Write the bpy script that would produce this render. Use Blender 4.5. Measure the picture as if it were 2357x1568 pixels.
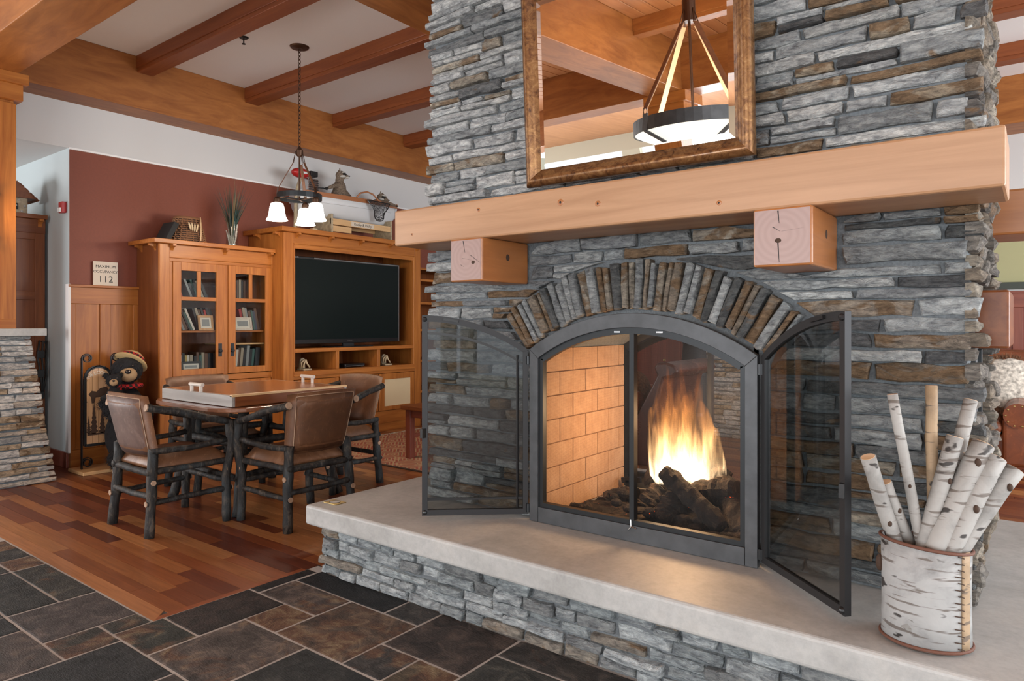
import bpy, bmesh, math, random
from mathutils import Vector, Matrix, Euler, noise as mnoise
R = math.radians
for _o in list(bpy.data.objects): bpy.data.objects.remove(_o)
scn = bpy.context.scene
col = scn.collection
# ------------------------------------------------------------------ camera
PHI = R(37.333); FPX = 1583.0; HX = 1178.5; HY = 745.0; CH = 1.30
cam_d = bpy.data.cameras.new('camera'); cam = bpy.data.objects.new('camera', cam_d); col.objects.link(cam)
cam.location = (0, 0, CH); cam.rotation_euler = (R(90), 0, PHI)
cam_d.sensor_width = 36; cam_d.lens = FPX / 2357 * 36
cam_d.shift_y = -(784 - HY) / 2357; cam_d.clip_start = 0.05; cam_d.clip_end = 60
scn.camera = cam
# ------------------------------------------------------------------ world and large lights
w = bpy.data.worlds.new('sky'); scn.world = w; w.use_nodes = True
bg = w.node_tree.nodes['Background']
bg.inputs[0].default_value = (0.88, 0.94, 1.0, 1); bg.inputs[1].default_value = 1.15
def area(name, loc, rot, sx, sy, e, colr):
    d = bpy.data.lights.new(name, 'AREA'); d.shape = 'RECTANGLE'; d.size = sx; d.size_y = sy; d.energy = e; d.color = colr
    o = bpy.data.objects.new(name, d); col.objects.link(o); o.location = loc; o.rotation_euler = rot
    return o
# daylight outside the big windows behind the camera and on the right
area('daylight_area', (-0.5, -6.3, 1.75), (R(100), 0, 0), 9.0, 2.3, 520, (.93, .97, 1.0))
area('daylight_area', (5.4, 1.2, 1.8), (R(90), 0, R(90)), 7.0, 2.4, 300, (.93, .97, 1.0))
area('daylight_area', (5.4, 6.5, 1.8), (R(102), 0, R(90)), 3.6, 2.4, 330, (.96, .98, 1.0))
area('daylight_area', (-9.9, -2.2, 1.9), (R(104), 0, R(-90)), 3.0, 2.2, 380, (.98, .98, 1.0))  # added light before the solid left wall, tilted up to brighten the ceiling
scn.view_settings.view_transform = 'Standard'; scn.view_settings.look = 'None'
scn.view_settings.exposure = 0.42; scn.view_settings.gamma = 1.0; scn.view_settings.use_curve_mapping = False
scn.cycles.use_denoising = True
# pixel helpers: a pixel gives a direction, the plane it lies on gives the distance
FW = Vector((-math.sin(PHI), math.cos(PHI), 0)); RT = Vector((math.cos(PHI), math.sin(PHI), 0)); CP = Vector((0, 0, CH))
def ray(x, y): return FW + RT * ((x - HX) / FPX) + Vector((0, 0, (HY - y) / FPX))
def onx(x, y, X): d = ray(x, y); return CP + d * (X / d.x)
def ony(x, y, Y): d = ray(x, y); return CP + d * (Y / d.y)
def onz(x, y, z): d = ray(x, y); return CP + d * ((z - CH) / d.z)
def proj(p):
    v = Vector(p) - CP; z = v.dot(FW)
    if z < .05: return None
    return (HX + FPX * v.dot(RT) / z, HY - FPX * v.z / z, z)
# ------------------------------------------------------------------ object helpers
class MB:
    def __init__(s): s.v = []; s.f = []; s.t = None
    def add(s, vs, fs):
        o = len(s.v); s.v += [tuple(v) for v in vs]; s.f += [tuple(i + o for i in f) for f in fs]; return s
    def box(s, x0, x1, y0, y1, z0, z1):
        return s.add([(x0,y0,z0),(x1,y0,z0),(x1,y1,z0),(x0,y1,z0),(x0,y0,z1),(x1,y0,z1),(x1,y1,z1),(x0,y1,z1)],
                     [(0,3,2,1),(4,5,6,7),(0,1,5,4),(1,2,6,5),(2,3,7,6),(3,0,4,7)])
    def bar(s, a, b, wx, wz, up=(0,0,1)):
        a = Vector(a); b = Vector(b); d = (b - a).normalized(); u = Vector(up)
        if abs(d.dot(u)) > .95: u = Vector((0,1,0))
        r = d.cross(u).normalized() * wx / 2; q = r.cross(d).normalized() * wz / 2
        return s.add([a-r-q, a+r-q, a+r+q, a-r+q, b-r-q, b+r-q, b+r+q, b-r+q],
                     [(0,3,2,1),(4,5,6,7),(0,1,5,4),(1,2,6,5),(2,3,7,6),(3,0,4,7)])
    def prism(s, poly, vec):
        n = len(poly); vec = Vector(vec)
        return s.add([Vector(p) for p in poly] + [Vector(p) + vec for p in poly],
                     [tuple(range(n))[::-1], tuple(range(n, 2*n))] + [(i, (i+1) % n, (i+1) % n + n, i + n) for i in range(n)])
    def tube(s, path, rad, n=8, cap=True, flat=1.0, wob=0, seed=0):
        path = [Vector(p) for p in path]; m = len(path); rg = random.Random(seed)
        if not isinstance(rad, (list, tuple)): rad = [rad] * m
        vs = []; ref = None
        for i, p in enumerate(path):
            d = (path[min(i+1, m-1)] - path[max(i-1, 0)]).normalized()
            if ref is None:
                ref = Vector((0,0,1)) if abs(d.z) < .9 else Vector((1,0,0))
            r = (ref - d * ref.dot(d)).normalized(); ref = r; q = d.cross(r)
            for k in range(n):
                a = 2*math.pi*k/n; rr = rad[i] * (1 + (rg.uniform(-wob, wob) if wob else 0))
                vs.append(p + r * (math.cos(a) * rr) + q * (math.sin(a) * rr * flat))
        fs = [(i*n+k, i*n+(k+1) % n, (i+1)*n+(k+1) % n, (i+1)*n+k) for i in range(m-1) for k in range(n)]
        if cap: fs += [tuple(range(n))[::-1], tuple(range((m-1)*n, m*n))]
        return s.add(vs, fs)
    def lathe(s, prof, n=20, c=(0,0,0), closed=False, sx=1, sy=1):
        m = len(prof); vs = [(c[0]+r*sx*math.cos(2*math.pi*k/n), c[1]+r*sy*math.sin(2*math.pi*k/n), c[2]+z) for r, z in prof for k in range(n)]
        fs = [(i*n+k, i*n+(k+1) % n, (i+1)*n+(k+1) % n, (i+1)*n+k) for i in range(m-1) for k in range(n)]
        if closed: fs += [((m-1)*n+k, (m-1)*n+(k+1) % n, (k+1) % n, k) for k in range(n)]
        else: fs += [tuple(range(n))[::-1], tuple(range((m-1)*n, m*n))]
        return s.add(vs, fs)
    def ell(s, c, r, nu=12, nv=8, rot=None):
        c = Vector(c); M = rot.to_matrix() if rot else Matrix.Identity(3)
        vs = [c + M @ Vector((0,0,-r[2]))]
        for j in range(1, nv):
            t = -math.pi/2 + math.pi*j/nv
            for k in range(nu):
                a = 2*math.pi*k/nu
                vs.append(c + M @ Vector((r[0]*math.cos(t)*math.cos(a), r[1]*math.cos(t)*math.sin(a), r[2]*math.sin(t))))
        vs.append(c + M @ Vector((0,0,r[2]))); L = len(vs)-1
        fs = [(0, 1+(k+1) % nu, 1+k) for k in range(nu)]
        for j in range(nv-2):
            for k in range(nu): fs.append((1+j*nu+k, 1+j*nu+(k+1) % nu, 1+(j+1)*nu+(k+1) % nu, 1+(j+1)*nu+k))
        fs += [(1+(nv-2)*nu+k, 1+(nv-2)*nu+(k+1) % nu, L) for k in range(nu)]
        return s.add(vs, fs)
    def torus(s, c, R_, r_, nu=16, nv=6, M=None, sx=1):
        M = M or Matrix.Identity(3); c = Vector(c)
        vs = [c + M @ Vector(((R_+r_*math.cos(b))*math.cos(a)*sx, (R_+r_*math.cos(b))*math.sin(a), r_*math.sin(b)))
              for a in [2*math.pi*i/nu for i in range(nu)] for b in [2*math.pi*j/nv for j in range(nv)]]
        return s.add(vs, [(i*nv+j, ((i+1) % nu)*nv+j, ((i+1) % nu)*nv+(j+1) % nv, i*nv+(j+1) % nv) for i in range(nu) for j in range(nv)])
    def build(s, name, mat, parent=None, smooth=False, bev=0, world=True, tint=None, seg=2, sub=0, remesh=0, loc=None):
        off = Vector((0,0,0))
        if parent is not None and world: off = wloc(parent)
        if loc is not None: off = Vector(loc)
        me = bpy.data.meshes.new(name)
        me.from_pydata([(Vector(v) - off)[:] for v in s.v], [], s.f)
        bm = bmesh.new(); bm.from_mesh(me); bmesh.ops.recalc_face_normals(bm, faces=bm.faces[:])
        if smooth:
            for f in bm.faces: f.smooth = True
        bm.to_mesh(me); bm.free()
        if tint is not None:
            ca = me.color_attributes.new('tint', 'FLOAT_COLOR', 'POINT')
            if s.t: 
                for i, c in enumerate(s.t): ca.data[i].color = c
            else:
                for d in ca.data: d.color = tint
        me.materials.append(M[mat] if isinstance(mat, str) else mat)
        o = bpy.data.objects.new(name, me); col.objects.link(o)
        if parent is not None: o.parent = parent
        elif loc is not None: o.location = loc
        if smooth and bev == 0:
            pass
        if remesh:
            m = o.modifiers.new('remesh', 'REMESH'); m.mode = 'VOXEL'; m.voxel_size = remesh; m.use_smooth_shade = True
            m = o.modifiers.new('smooth', 'SMOOTH'); m.iterations = 4; m.factor = .5
        if bev:
            m = o.modifiers.new('bevel', 'BEVEL'); m.width = bev; m.segments = seg; m.limit_method = 'ANGLE'; m.angle_limit = R(35)
        if sub:
            m = o.modifiers.new('sub', 'SUBSURF'); m.levels = sub; m.render_levels = sub
        return o
def wloc(o):
    v = Vector(o.get('_w', o.location)); return v
def tag(o, label=None, cat=None, group=None, kind=None):
    if label: o['label'] = label
    if cat: o['category'] = cat
    if group: o['group'] = group
    if kind: o['kind'] = kind
    return o
def thing(name, label, cat, loc=(0,0,0), rz=0, group=None):
    o = bpy.data.objects.new(name, None); col.objects.link(o); o.location = loc; o.rotation_euler = (0,0,rz)
    o.empty_display_size = .1
    return tag(o, label, cat, group)
def sub(o_mesh_builder, name, mat, part, **k):
    """a sub-part: same local frame as its part (parts sit at their thing's origin)"""
    o = o_mesh_builder.build(name, mat, None, loc=wloc(part.parent) if part.parent else (0,0,0), **k)
    o.location = (0,0,0); o.parent = part
    return o
def copy_tree(o, parent=None):
    c = o.copy(); col.objects.link(c); c.parent = parent
    for ch in o.children: copy_tree(ch, c)
    return c
def box_part(name, mat, parent, *b, bev=.003, **k): return MB().box(*b).build(name, mat, parent, bev=bev, **k)
def struct(name, mb, mat, parent=None, **k):
    o = mb.build(name, mat, parent, **k)
    if parent is None: o['kind'] = 'structure'
    return o
# ------------------------------------------------------------------ materials (all procedural)
M = {}
def nmat(name):
    m = bpy.data.materials.new(name); m.use_nodes = True; nt = m.node_tree
    b = nt.nodes['Principled BSDF']; M[name] = m
    return m, nt, b
def nd(nt, t, **k):
    n = nt.nodes.new(t)
    for a, v in k.items():
        if a.startswith('i_'): n.inputs[a[2:].replace('_', ' ')].default_value = v
        else: setattr(n, a, v)
    return n
def coords(nt, scale=(1,1,1), kind='Object', rnd=0):
    tc = nd(nt, 'ShaderNodeTexCoord'); mp = nd(nt, 'ShaderNodeMapping'); mp.inputs['Scale'].default_value = scale
    nt.links.new(tc.outputs[kind], mp.inputs[0])
    if rnd:
        oi = nd(nt, 'ShaderNodeObjectInfo'); mu = nd(nt, 'ShaderNodeMath', operation='MULTIPLY'); mu.inputs[1].default_value = rnd
        nt.links.new(oi.outputs['Random'], mu.inputs[0]); nt.links.new(mu.outputs[0], mp.inputs['Location'])
    return mp.outputs[0]
def noise(nt, vec, scale, detail=4, rough=.55, dist=0):
    n = nd(nt, 'ShaderNodeTexNoise'); n.inputs['Scale'].default_value = scale; n.inputs['Detail'].default_value = detail
    n.inputs['Roughness'].default_value = rough; n.inputs['Distortion'].default_value = dist
    nt.links.new(vec, n.inputs['Vector']); return n.outputs['Fac']
def ramp(nt, fac, stops):
    r = nd(nt, 'ShaderNodeValToRGB'); e = r.color_ramp.elements
    while len(e) < len(stops): e.new(.5)
    for i, (p, c) in enumerate(stops):
        e[i].position = p; e[i].color = (c[0], c[1], c[2], 1) if len(c) == 3 else c
    nt.links.new(fac, r.inputs[0]); return r.outputs[0]
def mix(nt, a, b, fac, mode='MIX'):
    m = nd(nt, 'ShaderNodeMix', data_type='RGBA', blend_type=mode)
    for v, i in ((fac, 0), (a, 6), (b, 7)):
        if hasattr(v, 'is_linked'): nt.links.new(v, m.inputs[i])
        elif i == 0: m.inputs[0].default_value = v
        else: m.inputs[i].default_value = (v[0], v[1], v[2], 1)
    return m.outputs[2]
def bump(nt, b, h, strength=.3, dist=.01):
    n = nd(nt, 'ShaderNodeBump'); n.inputs['Strength'].default_value = strength; n.inputs['Distance'].default_value = dist
    nt.links.new(h, n.inputs['Height']); nt.links.new(n.outputs[0], b.inputs['Normal'])
def plain(name, c, rough=.5, metal=0, spec=.5, emit=None, es=0, coat=0, bmp=0, bs=80, var=0):
    m, nt, b = nmat(name); b.inputs['Base Color'].default_value = (*c, 1); b.inputs['Roughness'].default_value = rough
    b.inputs['Metallic'].default_value = metal; b.inputs['Specular IOR Level'].default_value = spec; b.inputs['Coat Weight'].default_value = coat
    if emit: b.inputs['Emission Color'].default_value = (*emit, 1); b.inputs['Emission Strength'].default_value = es
    if var or bmp:
        n = noise(nt, coords(nt), bs, 5)
        if var: nt.links.new(ramp(nt, n, [(.3, [x*(1-var) for x in c]), (.7, [min(1, x*(1+var)) for x in c])]), b.inputs['Base Color'])
        if bmp: bump(nt, b, n, bmp, .004)
    return m
def wood(name, dark, light, axis='Z', sc=9, rough=.35, blotch=.35, coat=.15, stretch=14, rnd=7, spec=.5):
    m, nt, b = nmat(name)
    s = {'X': (1/stretch,1,1), 'Y': (1,1/stretch,1), 'Z': (1,1,1/stretch)}[axis]
    v = coords(nt, s, rnd=rnd); g = noise(nt, v, sc*3, 7, .62, .8)
    v2 = coords(nt, tuple(min(1, x*3) for x in s), rnd=rnd*1.7); big = noise(nt, v2, sc*.35, 3, .5, .6)
    c = ramp(nt, g, [(.28, dark), (.72, light)])
    c = mix(nt, c, mix(nt, c, (dark[0]*.8, dark[1]*.75, dark[2]*.7), .7), ramp(nt, big, [(.42, (0,0,0)), (.75, (blotch,)*3)]))
    nt.links.new(c, b.inputs['Base Color']); b.inputs['Roughness'].default_value = rough; b.inputs['Coat Weight'].default_value = coat
    b.inputs['Coat Roughness'].default_value = .25; b.inputs['Specular IOR Level'].default_value = spec
    bump(nt, b, g, .06, .002)
    return m
def wood_xyz(base, dark, light, **k):
    for a in 'XYZ': wood(base + '_' + a.lower(), dark, light, axis=a, **k)
wood_xyz('cherry', (.27,.080,.014), (.48,.178,.038), sc=7, rough=.38, coat=.03, spec=.3)
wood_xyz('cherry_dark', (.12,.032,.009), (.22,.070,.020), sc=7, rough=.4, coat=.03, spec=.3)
wood_xyz('beam', (.23,.074,.018), (.43,.165,.044), sc=4, rough=.42, blotch=.8, stretch=5, coat=.0, spec=.3)
wood_xyz('crossbeam', (.19,.048,.015), (.30,.090,.028), sc=6, rough=.4, coat=.03, spec=.3)
wood_xyz('cedar', (.31,.155,.072), (.50,.285,.155), sc=4, rough=.42, blotch=.45, coat=.06, stretch=18)
wood_xyz('cedar_side', (.28,.10,.030), (.44,.17,.052), sc=5, rough=.34, blotch=.3)
wood_xyz('ceiling_wood', (.40,.16,.06), (.56,.26,.11), sc=5, rough=.45, blotch=.5)
wood_xyz('redwood', (.16,.035,.02), (.26,.07,.04), sc=6, rough=.4)
wood('pine_x', (.55,.33,.15), (.72,.48,.25), 'X', sc=8); wood('pine_y', (.55,.33,.15), (.72,.48,.25), 'Y', sc=8); wood('pine_z', (.40,.22,.10), (.60,.36,.19), 'Z', sc=8)
wood('tabletop', (.16,.06,.03), (.30,.13,.065), 'X', sc=6, rough=.25, coat=.4)
wood('board_top', (.36,.13,.045), (.52,.22,.085), 'X', sc=6, rough=.22, coat=.5)
wood('grey_wood', (.22,.20,.185), (.36,.335,.31), 'X', sc=8, rough=.35)  # grey tone paints in the light reflected off the cover's side boards
wood('pale_wood', (.50,.44,.38), (.66,.60,.54), 'X', sc=8, rough=.4)
def end_grain(name, c1, c2):
    m, nt, b = nmat(name)
    v = coords(nt, (1, .2, 1))
    w_ = nd(nt, 'ShaderNodeTexWave', wave_type='RINGS', rings_direction='SPHERICAL'); w_.inputs['Scale'].default_value = 16; w_.inputs['Distortion'].default_value = 2.2; w_.inputs['Detail'].default_value = 2
    nt.links.new(v, w_.inputs[0]); c = ramp(nt, w_.outputs['Fac'], [(0, c1), (1, c2)])
    nt.links.new(c, b.inputs['Base Color']); b.inputs['Roughness'].default_value = .4
end_grain('end_grain', (.315,.205,.180), (.345,.228,.20))
end_grain('log_cut', (.58,.36,.20), (.70,.48,.30))
# planks: colour comes with each board
def planks(name, rough=.36, coat=.12, sx=.05):
    m, nt, b = nmat(name)
    at = nd(nt, 'ShaderNodeAttribute', attribute_name='tint'); g = noise(nt, coords(nt, (sx,1,1)), 60, 6, .6, .7)
    k = ramp(nt, g, [(.25, (.62,.56,.52)), (.75, (1.12,1.12,1.12))])
    nt.links.new(mix(nt, at.outputs['Color'], k, 1, 'MULTIPLY'), b.inputs['Base Color'])
    b.inputs['Roughness'].default_value = rough; b.inputs['Coat Weight'].default_value = coat; b.inputs['Coat Roughness'].default_value = .12
planks('plank')
# stone: each stone carries its tint, alpha says how rusty it is
def stone(name, bs=1.0):
    m, nt, b = nmat(name)
    at = nd(nt, 'ShaderNodeAttribute', attribute_name='tint')
    v = coords(nt, (1,1,2.6)); n1 = noise(nt, v, 22, 7, .68, .5); n2 = noise(nt, coords(nt, (1,1,1.8)), 7, 4, .6, .8); n3 = noise(nt, coords(nt, (1,1,2)), 130, 4, .65)
    c = mix(nt, at.outputs['Color'], ramp(nt, n1, [(.30, (.34,.34,.36)), (.47, (.92,.92,.93)), (.70, (1.75,1.72,1.66))]), 1, 'MULTIPLY')
    sb = nd(nt, 'ShaderNodeMath', operation='ADD'); nt.links.new(n2, sb.inputs[0]); nt.links.new(at.outputs['Alpha'], sb.inputs[1])
    rf = ramp(nt, sb.outputs[0], [(.92, (0,0,0)), (1.05, (.85,.85,.85))])
    c = mix(nt, c, ramp(nt, n1, [(.3, (.10,.055,.025)), (.7, (.34,.21,.11))]), rf)
    nt.links.new(c, b.inputs['Base Color']); b.inputs['Roughness'].default_value = .72; b.inputs['Specular IOR Level'].default_value = .35
    ad = nd(nt, 'ShaderNodeMath', operation='ADD'); mu = nd(nt, 'ShaderNodeMath', operation='MULTIPLY'); mu.inputs[1].default_value = .28
    nt.links.new(n3, mu.inputs[0]); nt.links.new(n1, ad.inputs[0]); nt.links.new(mu.outputs[0], ad.inputs[1])
    bump(nt, b, ad.outputs[0], 1.0*bs, .035)
stone('stone')
plain('mortar', (.135,.148,.158), .9, bmp=.6, bs=120, var=.25)
plain('mortar_dark', (.075,.078,.082), .9, bmp=.6, bs=120, var=.25)
plain('grout', (.40,.37,.345), .9, bmp=.3, bs=150, var=.15)
def slate():
    m, nt, b = nmat('slate')
    at = nd(nt, 'ShaderNodeAttribute', attribute_name='tint'); oi = nd(nt, 'ShaderNodeObjectInfo')
    v = coords(nt, rnd=31); n1 = noise(nt, v, 9, 8, .7, 1.2); n2 = noise(nt, coords(nt, rnd=17), 3.2, 3, .6, 1.5); n3 = noise(nt, coords(nt, (1,3,1), rnd=9), 55, 5, .7)
    c = mix(nt, at.outputs['Color'], ramp(nt, n1, [(.30, (.22,.23,.25)), (.52, (1,1,1)), (.72, (2.6,2.4,2.2))]), 1, 'MULTIPLY')
    sb = nd(nt, 'ShaderNodeMath', operation='ADD'); nt.links.new(n2, sb.inputs[0]); nt.links.new(at.outputs['Alpha'], sb.inputs[1])
    c = mix(nt, c, ramp(nt, n1, [(.35, (.06,.035,.028)), (.5, (.15,.07,.038)), (.65, (.27,.20,.115))]), ramp(nt, sb.outputs[0], [(.9, (0,0,0)), (1.06, (.8,.8,.8))]))
    nt.links.new(c, b.inputs['Base Color']); b.inputs['Roughness'].default_value = .42; b.inputs['Specular IOR Level'].default_value = .22
    nt.links.new(ramp(nt, n3, [(.3, (.42,)*3), (.7, (.66,)*3)]), b.inputs['Roughness'])
    ad = nd(nt, 'ShaderNodeMath', operation='ADD'); nt.links.new(n1, ad.inputs[0]); nt.links.new(n3, ad.inputs[1])
    bump(nt, b, ad.outputs[0], .8, .014)
slate()
def concrete():
    m, nt, b = nmat('concrete')
    n1 = noise(nt, coords(nt), 2.2, 5, .6, .8); n2 = noise(nt, coords(nt), 40, 6, .7)
    c = ramp(nt, n1, [(.3, (.33,.325,.31)), (.55, (.44,.435,.42)), (.75, (.49,.47,.435))])
    nt.links.new(mix(nt, c, ramp(nt, n2, [(.3, (.86,.86,.87)), (.6, (1.03,1.03,1.03))]), 1, 'MULTIPLY'), b.inputs['Base Color'])
    b.inputs['Roughness'].default_value = .5; bump(nt, b, n2, .14, .004)
concrete()
def firebrick():
    m, nt, b = nmat('firebrick'); n = noise(nt, coords(nt, rnd=5), 12, 6, .65); n2 = noise(nt, coords(nt), 140, 3)
    nt.links.new(ramp(nt, n, [(.3, (.33,.185,.10)), (.7, (.44,.27,.155))]), b.inputs['Base Color']); b.inputs['Roughness'].default_value = .85; bump(nt, b, n2, .4, .003)
firebrick()
plain('fire_mortar', (.22,.12,.06), .9)
plain('steel', (.085,.089,.095), .5, .6, var=.18, bs=14)
plain('steel_door', (.030,.030,.032), .45, .5)
plain('steel_dark', (.030,.033,.036), .4, .6)
plain('bronze', (.10,.055,.035), .38, .8)
plain('iron', (.018,.018,.019), .38, .5)
plain('black', (.010,.010,.011), .35)
plain('black_matte', (.012,.012,.013), .75)
plain('rubber', (.02,.02,.02), .6)
plain('chrome', (.55,.55,.56), .2, 1)
plain('brass', (.45,.33,.13), .35, .9, var=.2, bs=40)
plain('white_paint', (.84,.835,.83), .75)
plain('white_wall', (.62,.615,.61), .8)
plain('red_wall', (.195,.048,.024), .6, bmp=.05, bs=60, var=.06)
plain('blue_wall', (.50,.57,.59), .7)
plain('cream_wall', (.50,.48,.38), .8)
plain('window_green', (.045,.055,.045), .5)
plain('sign_cream', (.62,.54,.44), .55)
plain('ink', (.015,.012,.012), .6)
plain('cream_cloth', (.66,.52,.32), .85, bmp=.2, bs=300)
plain('shade_glass', (.9,.88,.84), .35, emit=(1,.93,.84), es=5.5)
plain('bulb', (1,.95,.9), .4, emit=(1,.9,.75), es=20)
plain('bowl_glass', (.75,.70,.60), .4, emit=(1,.93,.80), es=.8)
plain('sconce_glass', (.85,.80,.66), .4, emit=(1,.86,.60), es=1.6)
plain('tv_screen', (.007,.011,.011), .22, spec=.12)
plain('tv_bezel', (.012,.012,.013), .22)
plain('tv_edge', (.18,.18,.18), .3, .6)
plain('white_plastic', (.72,.72,.72), .35)
plain('red_plastic', (.42,.02,.02), .3)
plain('paper', (.62,.60,.55), .8)
plain('hull_white', (.66,.68,.70), .15, coat=.5)
plain('hull_wood', (.34,.13,.05), .35, coat=.3)
plain('plush_black', (.012,.012,.014), .95, bmp=1, bs=90)
plain('plush_tan', (.40,.26,.14), .95, bmp=.6, bs=90)
plain('straw', (.48,.33,.15), .85, bmp=.8, bs=160)
plain('nose_black', (.012,.012,.014), .15, coat=1)
plain('coon_fur', (.17,.125,.09), .95, bmp=1, bs=70, var=.55)
plain('coon_black', (.018,.016,.015), .9, bmp=.6, bs=90)
plain('coon_white', (.52,.50,.46), .95, bmp=.6, bs=90)
plain('wicker', (.22,.10,.045), .7, bmp=.4, bs=120, var=.3)
plain('wicker_dark', (.05,.025,.014), .8)
plain('twig_white', (.50,.46,.40), .8, bmp=.6, bs=60, var=.35)
plain('bone', (.58,.44,.27), .6)
plain('antler', (.36,.29,.19), .55, var=.3, bs=25)
plain('fur_brown', (.17,.085,.045), 1, bmp=1, bs=50, var=.5)
plain('fur_white', (.50,.46,.40), 1, bmp=1, bs=30, var=.6)
plain('chair_end', (.36,.23,.15), .7, var=.2, bs=60)
plain('tan_strap', (.62,.42,.24), .55)
plain('brown_strap', (.15,.058,.026), .5, var=.25, bs=30)
def leather(name, c, hi, rough=.38):
    m, nt, b = nmat(name); n1 = noise(nt, coords(nt, rnd=9), 5, 5, .65, .6); n2 = noise(nt, coords(nt), 90, 4, .6); n3 = noise(nt, coords(nt, (1,1,.3), rnd=4), 26, 6, .75, 1.5)
    cc = ramp(nt, n1, [(.30, [x*.62 for x in c]), (.55, c), (.78, hi)])
    nt.links.new(mix(nt, cc, hi, ramp(nt, n3, [(.57, (0,0,0)), (.68, (.65,.65,.65))])), b.inputs['Base Color']); b.inputs['Roughness'].default_value = rough
    nt.links.new(ramp(nt, n1, [(.3, (rough+.12,)*3), (.7, (rough-.06,)*3)]), b.inputs['Roughness'])
    bump(nt, b, n2, .12, .003)
leather('leather', (.150,.063,.027), (.28,.14,.072), .48)
leather('leather_back', (.125,.076,.062), (.26,.175,.145), .48)  # mauve tone holds both the wear and the light on this back
leather('leather_brown', (.115,.047,.020), (.23,.115,.060), .48)
leather('leather_red', (.20,.055,.020), (.33,.11,.045), .30)
leather('leather_dark', (.07,.022,.014), (.14,.05,.03), .28)
plain('stitch', (.45,.30,.20), .8)
def bark():
    m, nt, b = nmat('bark'); v = coords(nt, (1,1,.35), rnd=6); n1 = noise(nt, v, 30, 6, .7, .6); n2 = noise(nt, v, 7, 4, .6)
    c = ramp(nt, n1, [(.30, (.006,.006,.007)), (.52, (.022,.019,.017)), (.74, (.12,.090,.065))])
    nt.links.new(mix(nt, c, (.055,.075,.085), ramp(nt, n2, [(.5, (0,0,0)), (.7, (.45,.45,.45))])), b.inputs['Base Color'])
    b.inputs['Roughness'].default_value = .55; b.inputs['Specular IOR Level'].default_value = .3; bump(nt, b, n1, .9, .012)
bark()
def burnt(name, glow=0):
    m, nt, b = nmat(name); n1 = noise(nt, coords(nt, rnd=6), 16, 7, .72, .7); n2 = noise(nt, coords(nt, rnd=3), 34, 5, .7, 1)
    nt.links.new(ramp(nt, n1, [(.32, (.006,.005,.005)), (.52, (.022,.015,.012)), (.74, (.16,.10,.065))]), b.inputs['Base Color'])
    b.inputs['Roughness'].default_value = .9; bump(nt, b, n1, 1, .03)
    if glow:
        nt.links.new(ramp(nt, n2, [(.66, (0,0,0)), (.72, (1,.10,.01)), (.8, (1,.35,.05))]), b.inputs['Emission Color']); b.inputs['Emission Strength'].default_value = glow
burnt('burnt'); burnt('ember', 1.2)
def birch(name, base=(.60,.585,.56)):
    m, nt, b = nmat(name)
    v = coords(nt, (1,1,1), rnd=8); vs_ = coords(nt, (9,9,75), rnd=8); n1 = noise(nt, vs_, 1.0, 3, .5); n2 = noise(nt, v, 7, 5, .65, .4); n3 = noise(nt, coords(nt, (1,1,2.2), rnd=5), 17, 2, .4)
    c = ramp(nt, n2, [(.30, [x*.55 for x in base]), (.52, base), (.75, [min(1, x*1.18) for x in base])])
    c = mix(nt, c, (.10,.075,.06), ramp(nt, n1, [(.585, (0,0,0)), (.64, (.8,.8,.8))]))
    c = mix(nt, c, (.025,.02,.018), ramp(nt, n3, [(.665, (0,0,0)), (.70, (.95,.95,.95))]))
    nt.links.new(c, b.inputs['Base Color']); b.inputs['Roughness'].default_value = .65; bump(nt, b, n2, .35, .006)
birch('birch', (.33,.318,.30)); birch('birch_bark', (.355,.355,.35)); birch('birch_tan', (.36,.25,.15))
plain('root_rim', (.13,.05,.03), .7, bmp=.6, bs=60)
def plaid():
    m, nt, b = nmat('plaid'); ch = nd(nt, 'ShaderNodeTexChecker'); ch.inputs['Scale'].default_value = 42; ch.inputs[1].default_value = (.42,.012,.015,1); ch.inputs[2].default_value = (.02,.01,.01,1)
    nt.links.new(coords(nt), ch.inputs[0]); nt.links.new(ch.outputs[0], b.inputs['Base Color']); b.inputs['Roughness'].default_value = .9
plaid()
def rugmat():
    m, nt, b = nmat('rug'); v = coords(nt)
    vo = nd(nt, 'ShaderNodeTexVoronoi', feature='F1', distance='MANHATTAN'); vo.inputs['Scale'].default_value = 3.2; vo.inputs['Randomness'].default_value = .35; nt.links.new(v, vo.inputs[0])
    w_ = nd(nt, 'ShaderNodeMath', operation='PINGPONG'); w_.inputs[1].default_value = .16; nt.links.new(vo.outputs['Distance'], w_.inputs[0])
    c = ramp(nt, w_.outputs[0], [(0, (.30,.065,.04)), (.045, (.33,.085,.05)), (.06, (.42,.27,.13)), (.10, (.46,.33,.21)), (.118, (.05,.035,.03)), (.13, (.32,.07,.045))])
    n = noise(nt, v, 9, 4, .7); c = mix(nt, c, (.47,.31,.18), ramp(nt, n, [(.5, (0,0,0)), (.62, (.7,.7,.7))]))
    nt.links.new(c, b.inputs['Base Color']); b.inputs['Roughness'].default_value = 1; bump(nt, b, noise(nt, v, 240, 2), .5, .004)
rugmat()
def frame_mat():
    m, nt, b = nmat('mirror_frame'); n = noise(nt, coords(nt, rnd=3), 24, 6, .75, .8); n2 = noise(nt, coords(nt), 5, 3)
    c = ramp(nt, n, [(.30, (.015,.010,.008)), (.42, (.16,.070,.028)), (.6, (.32,.165,.065)), (.78, (.50,.33,.16))])
    nt.links.new(c, b.inputs['Base Color']); b.inputs['Metallic'].default_value = .55; b.inputs['Roughness'].default_value = .30; b.inputs['Coat Weight'].default_value = .4; bump(nt, b, n, .2, .003)
frame_mat()
plain('mirror_glass', (.93,.93,.92), .005, 1)
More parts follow.
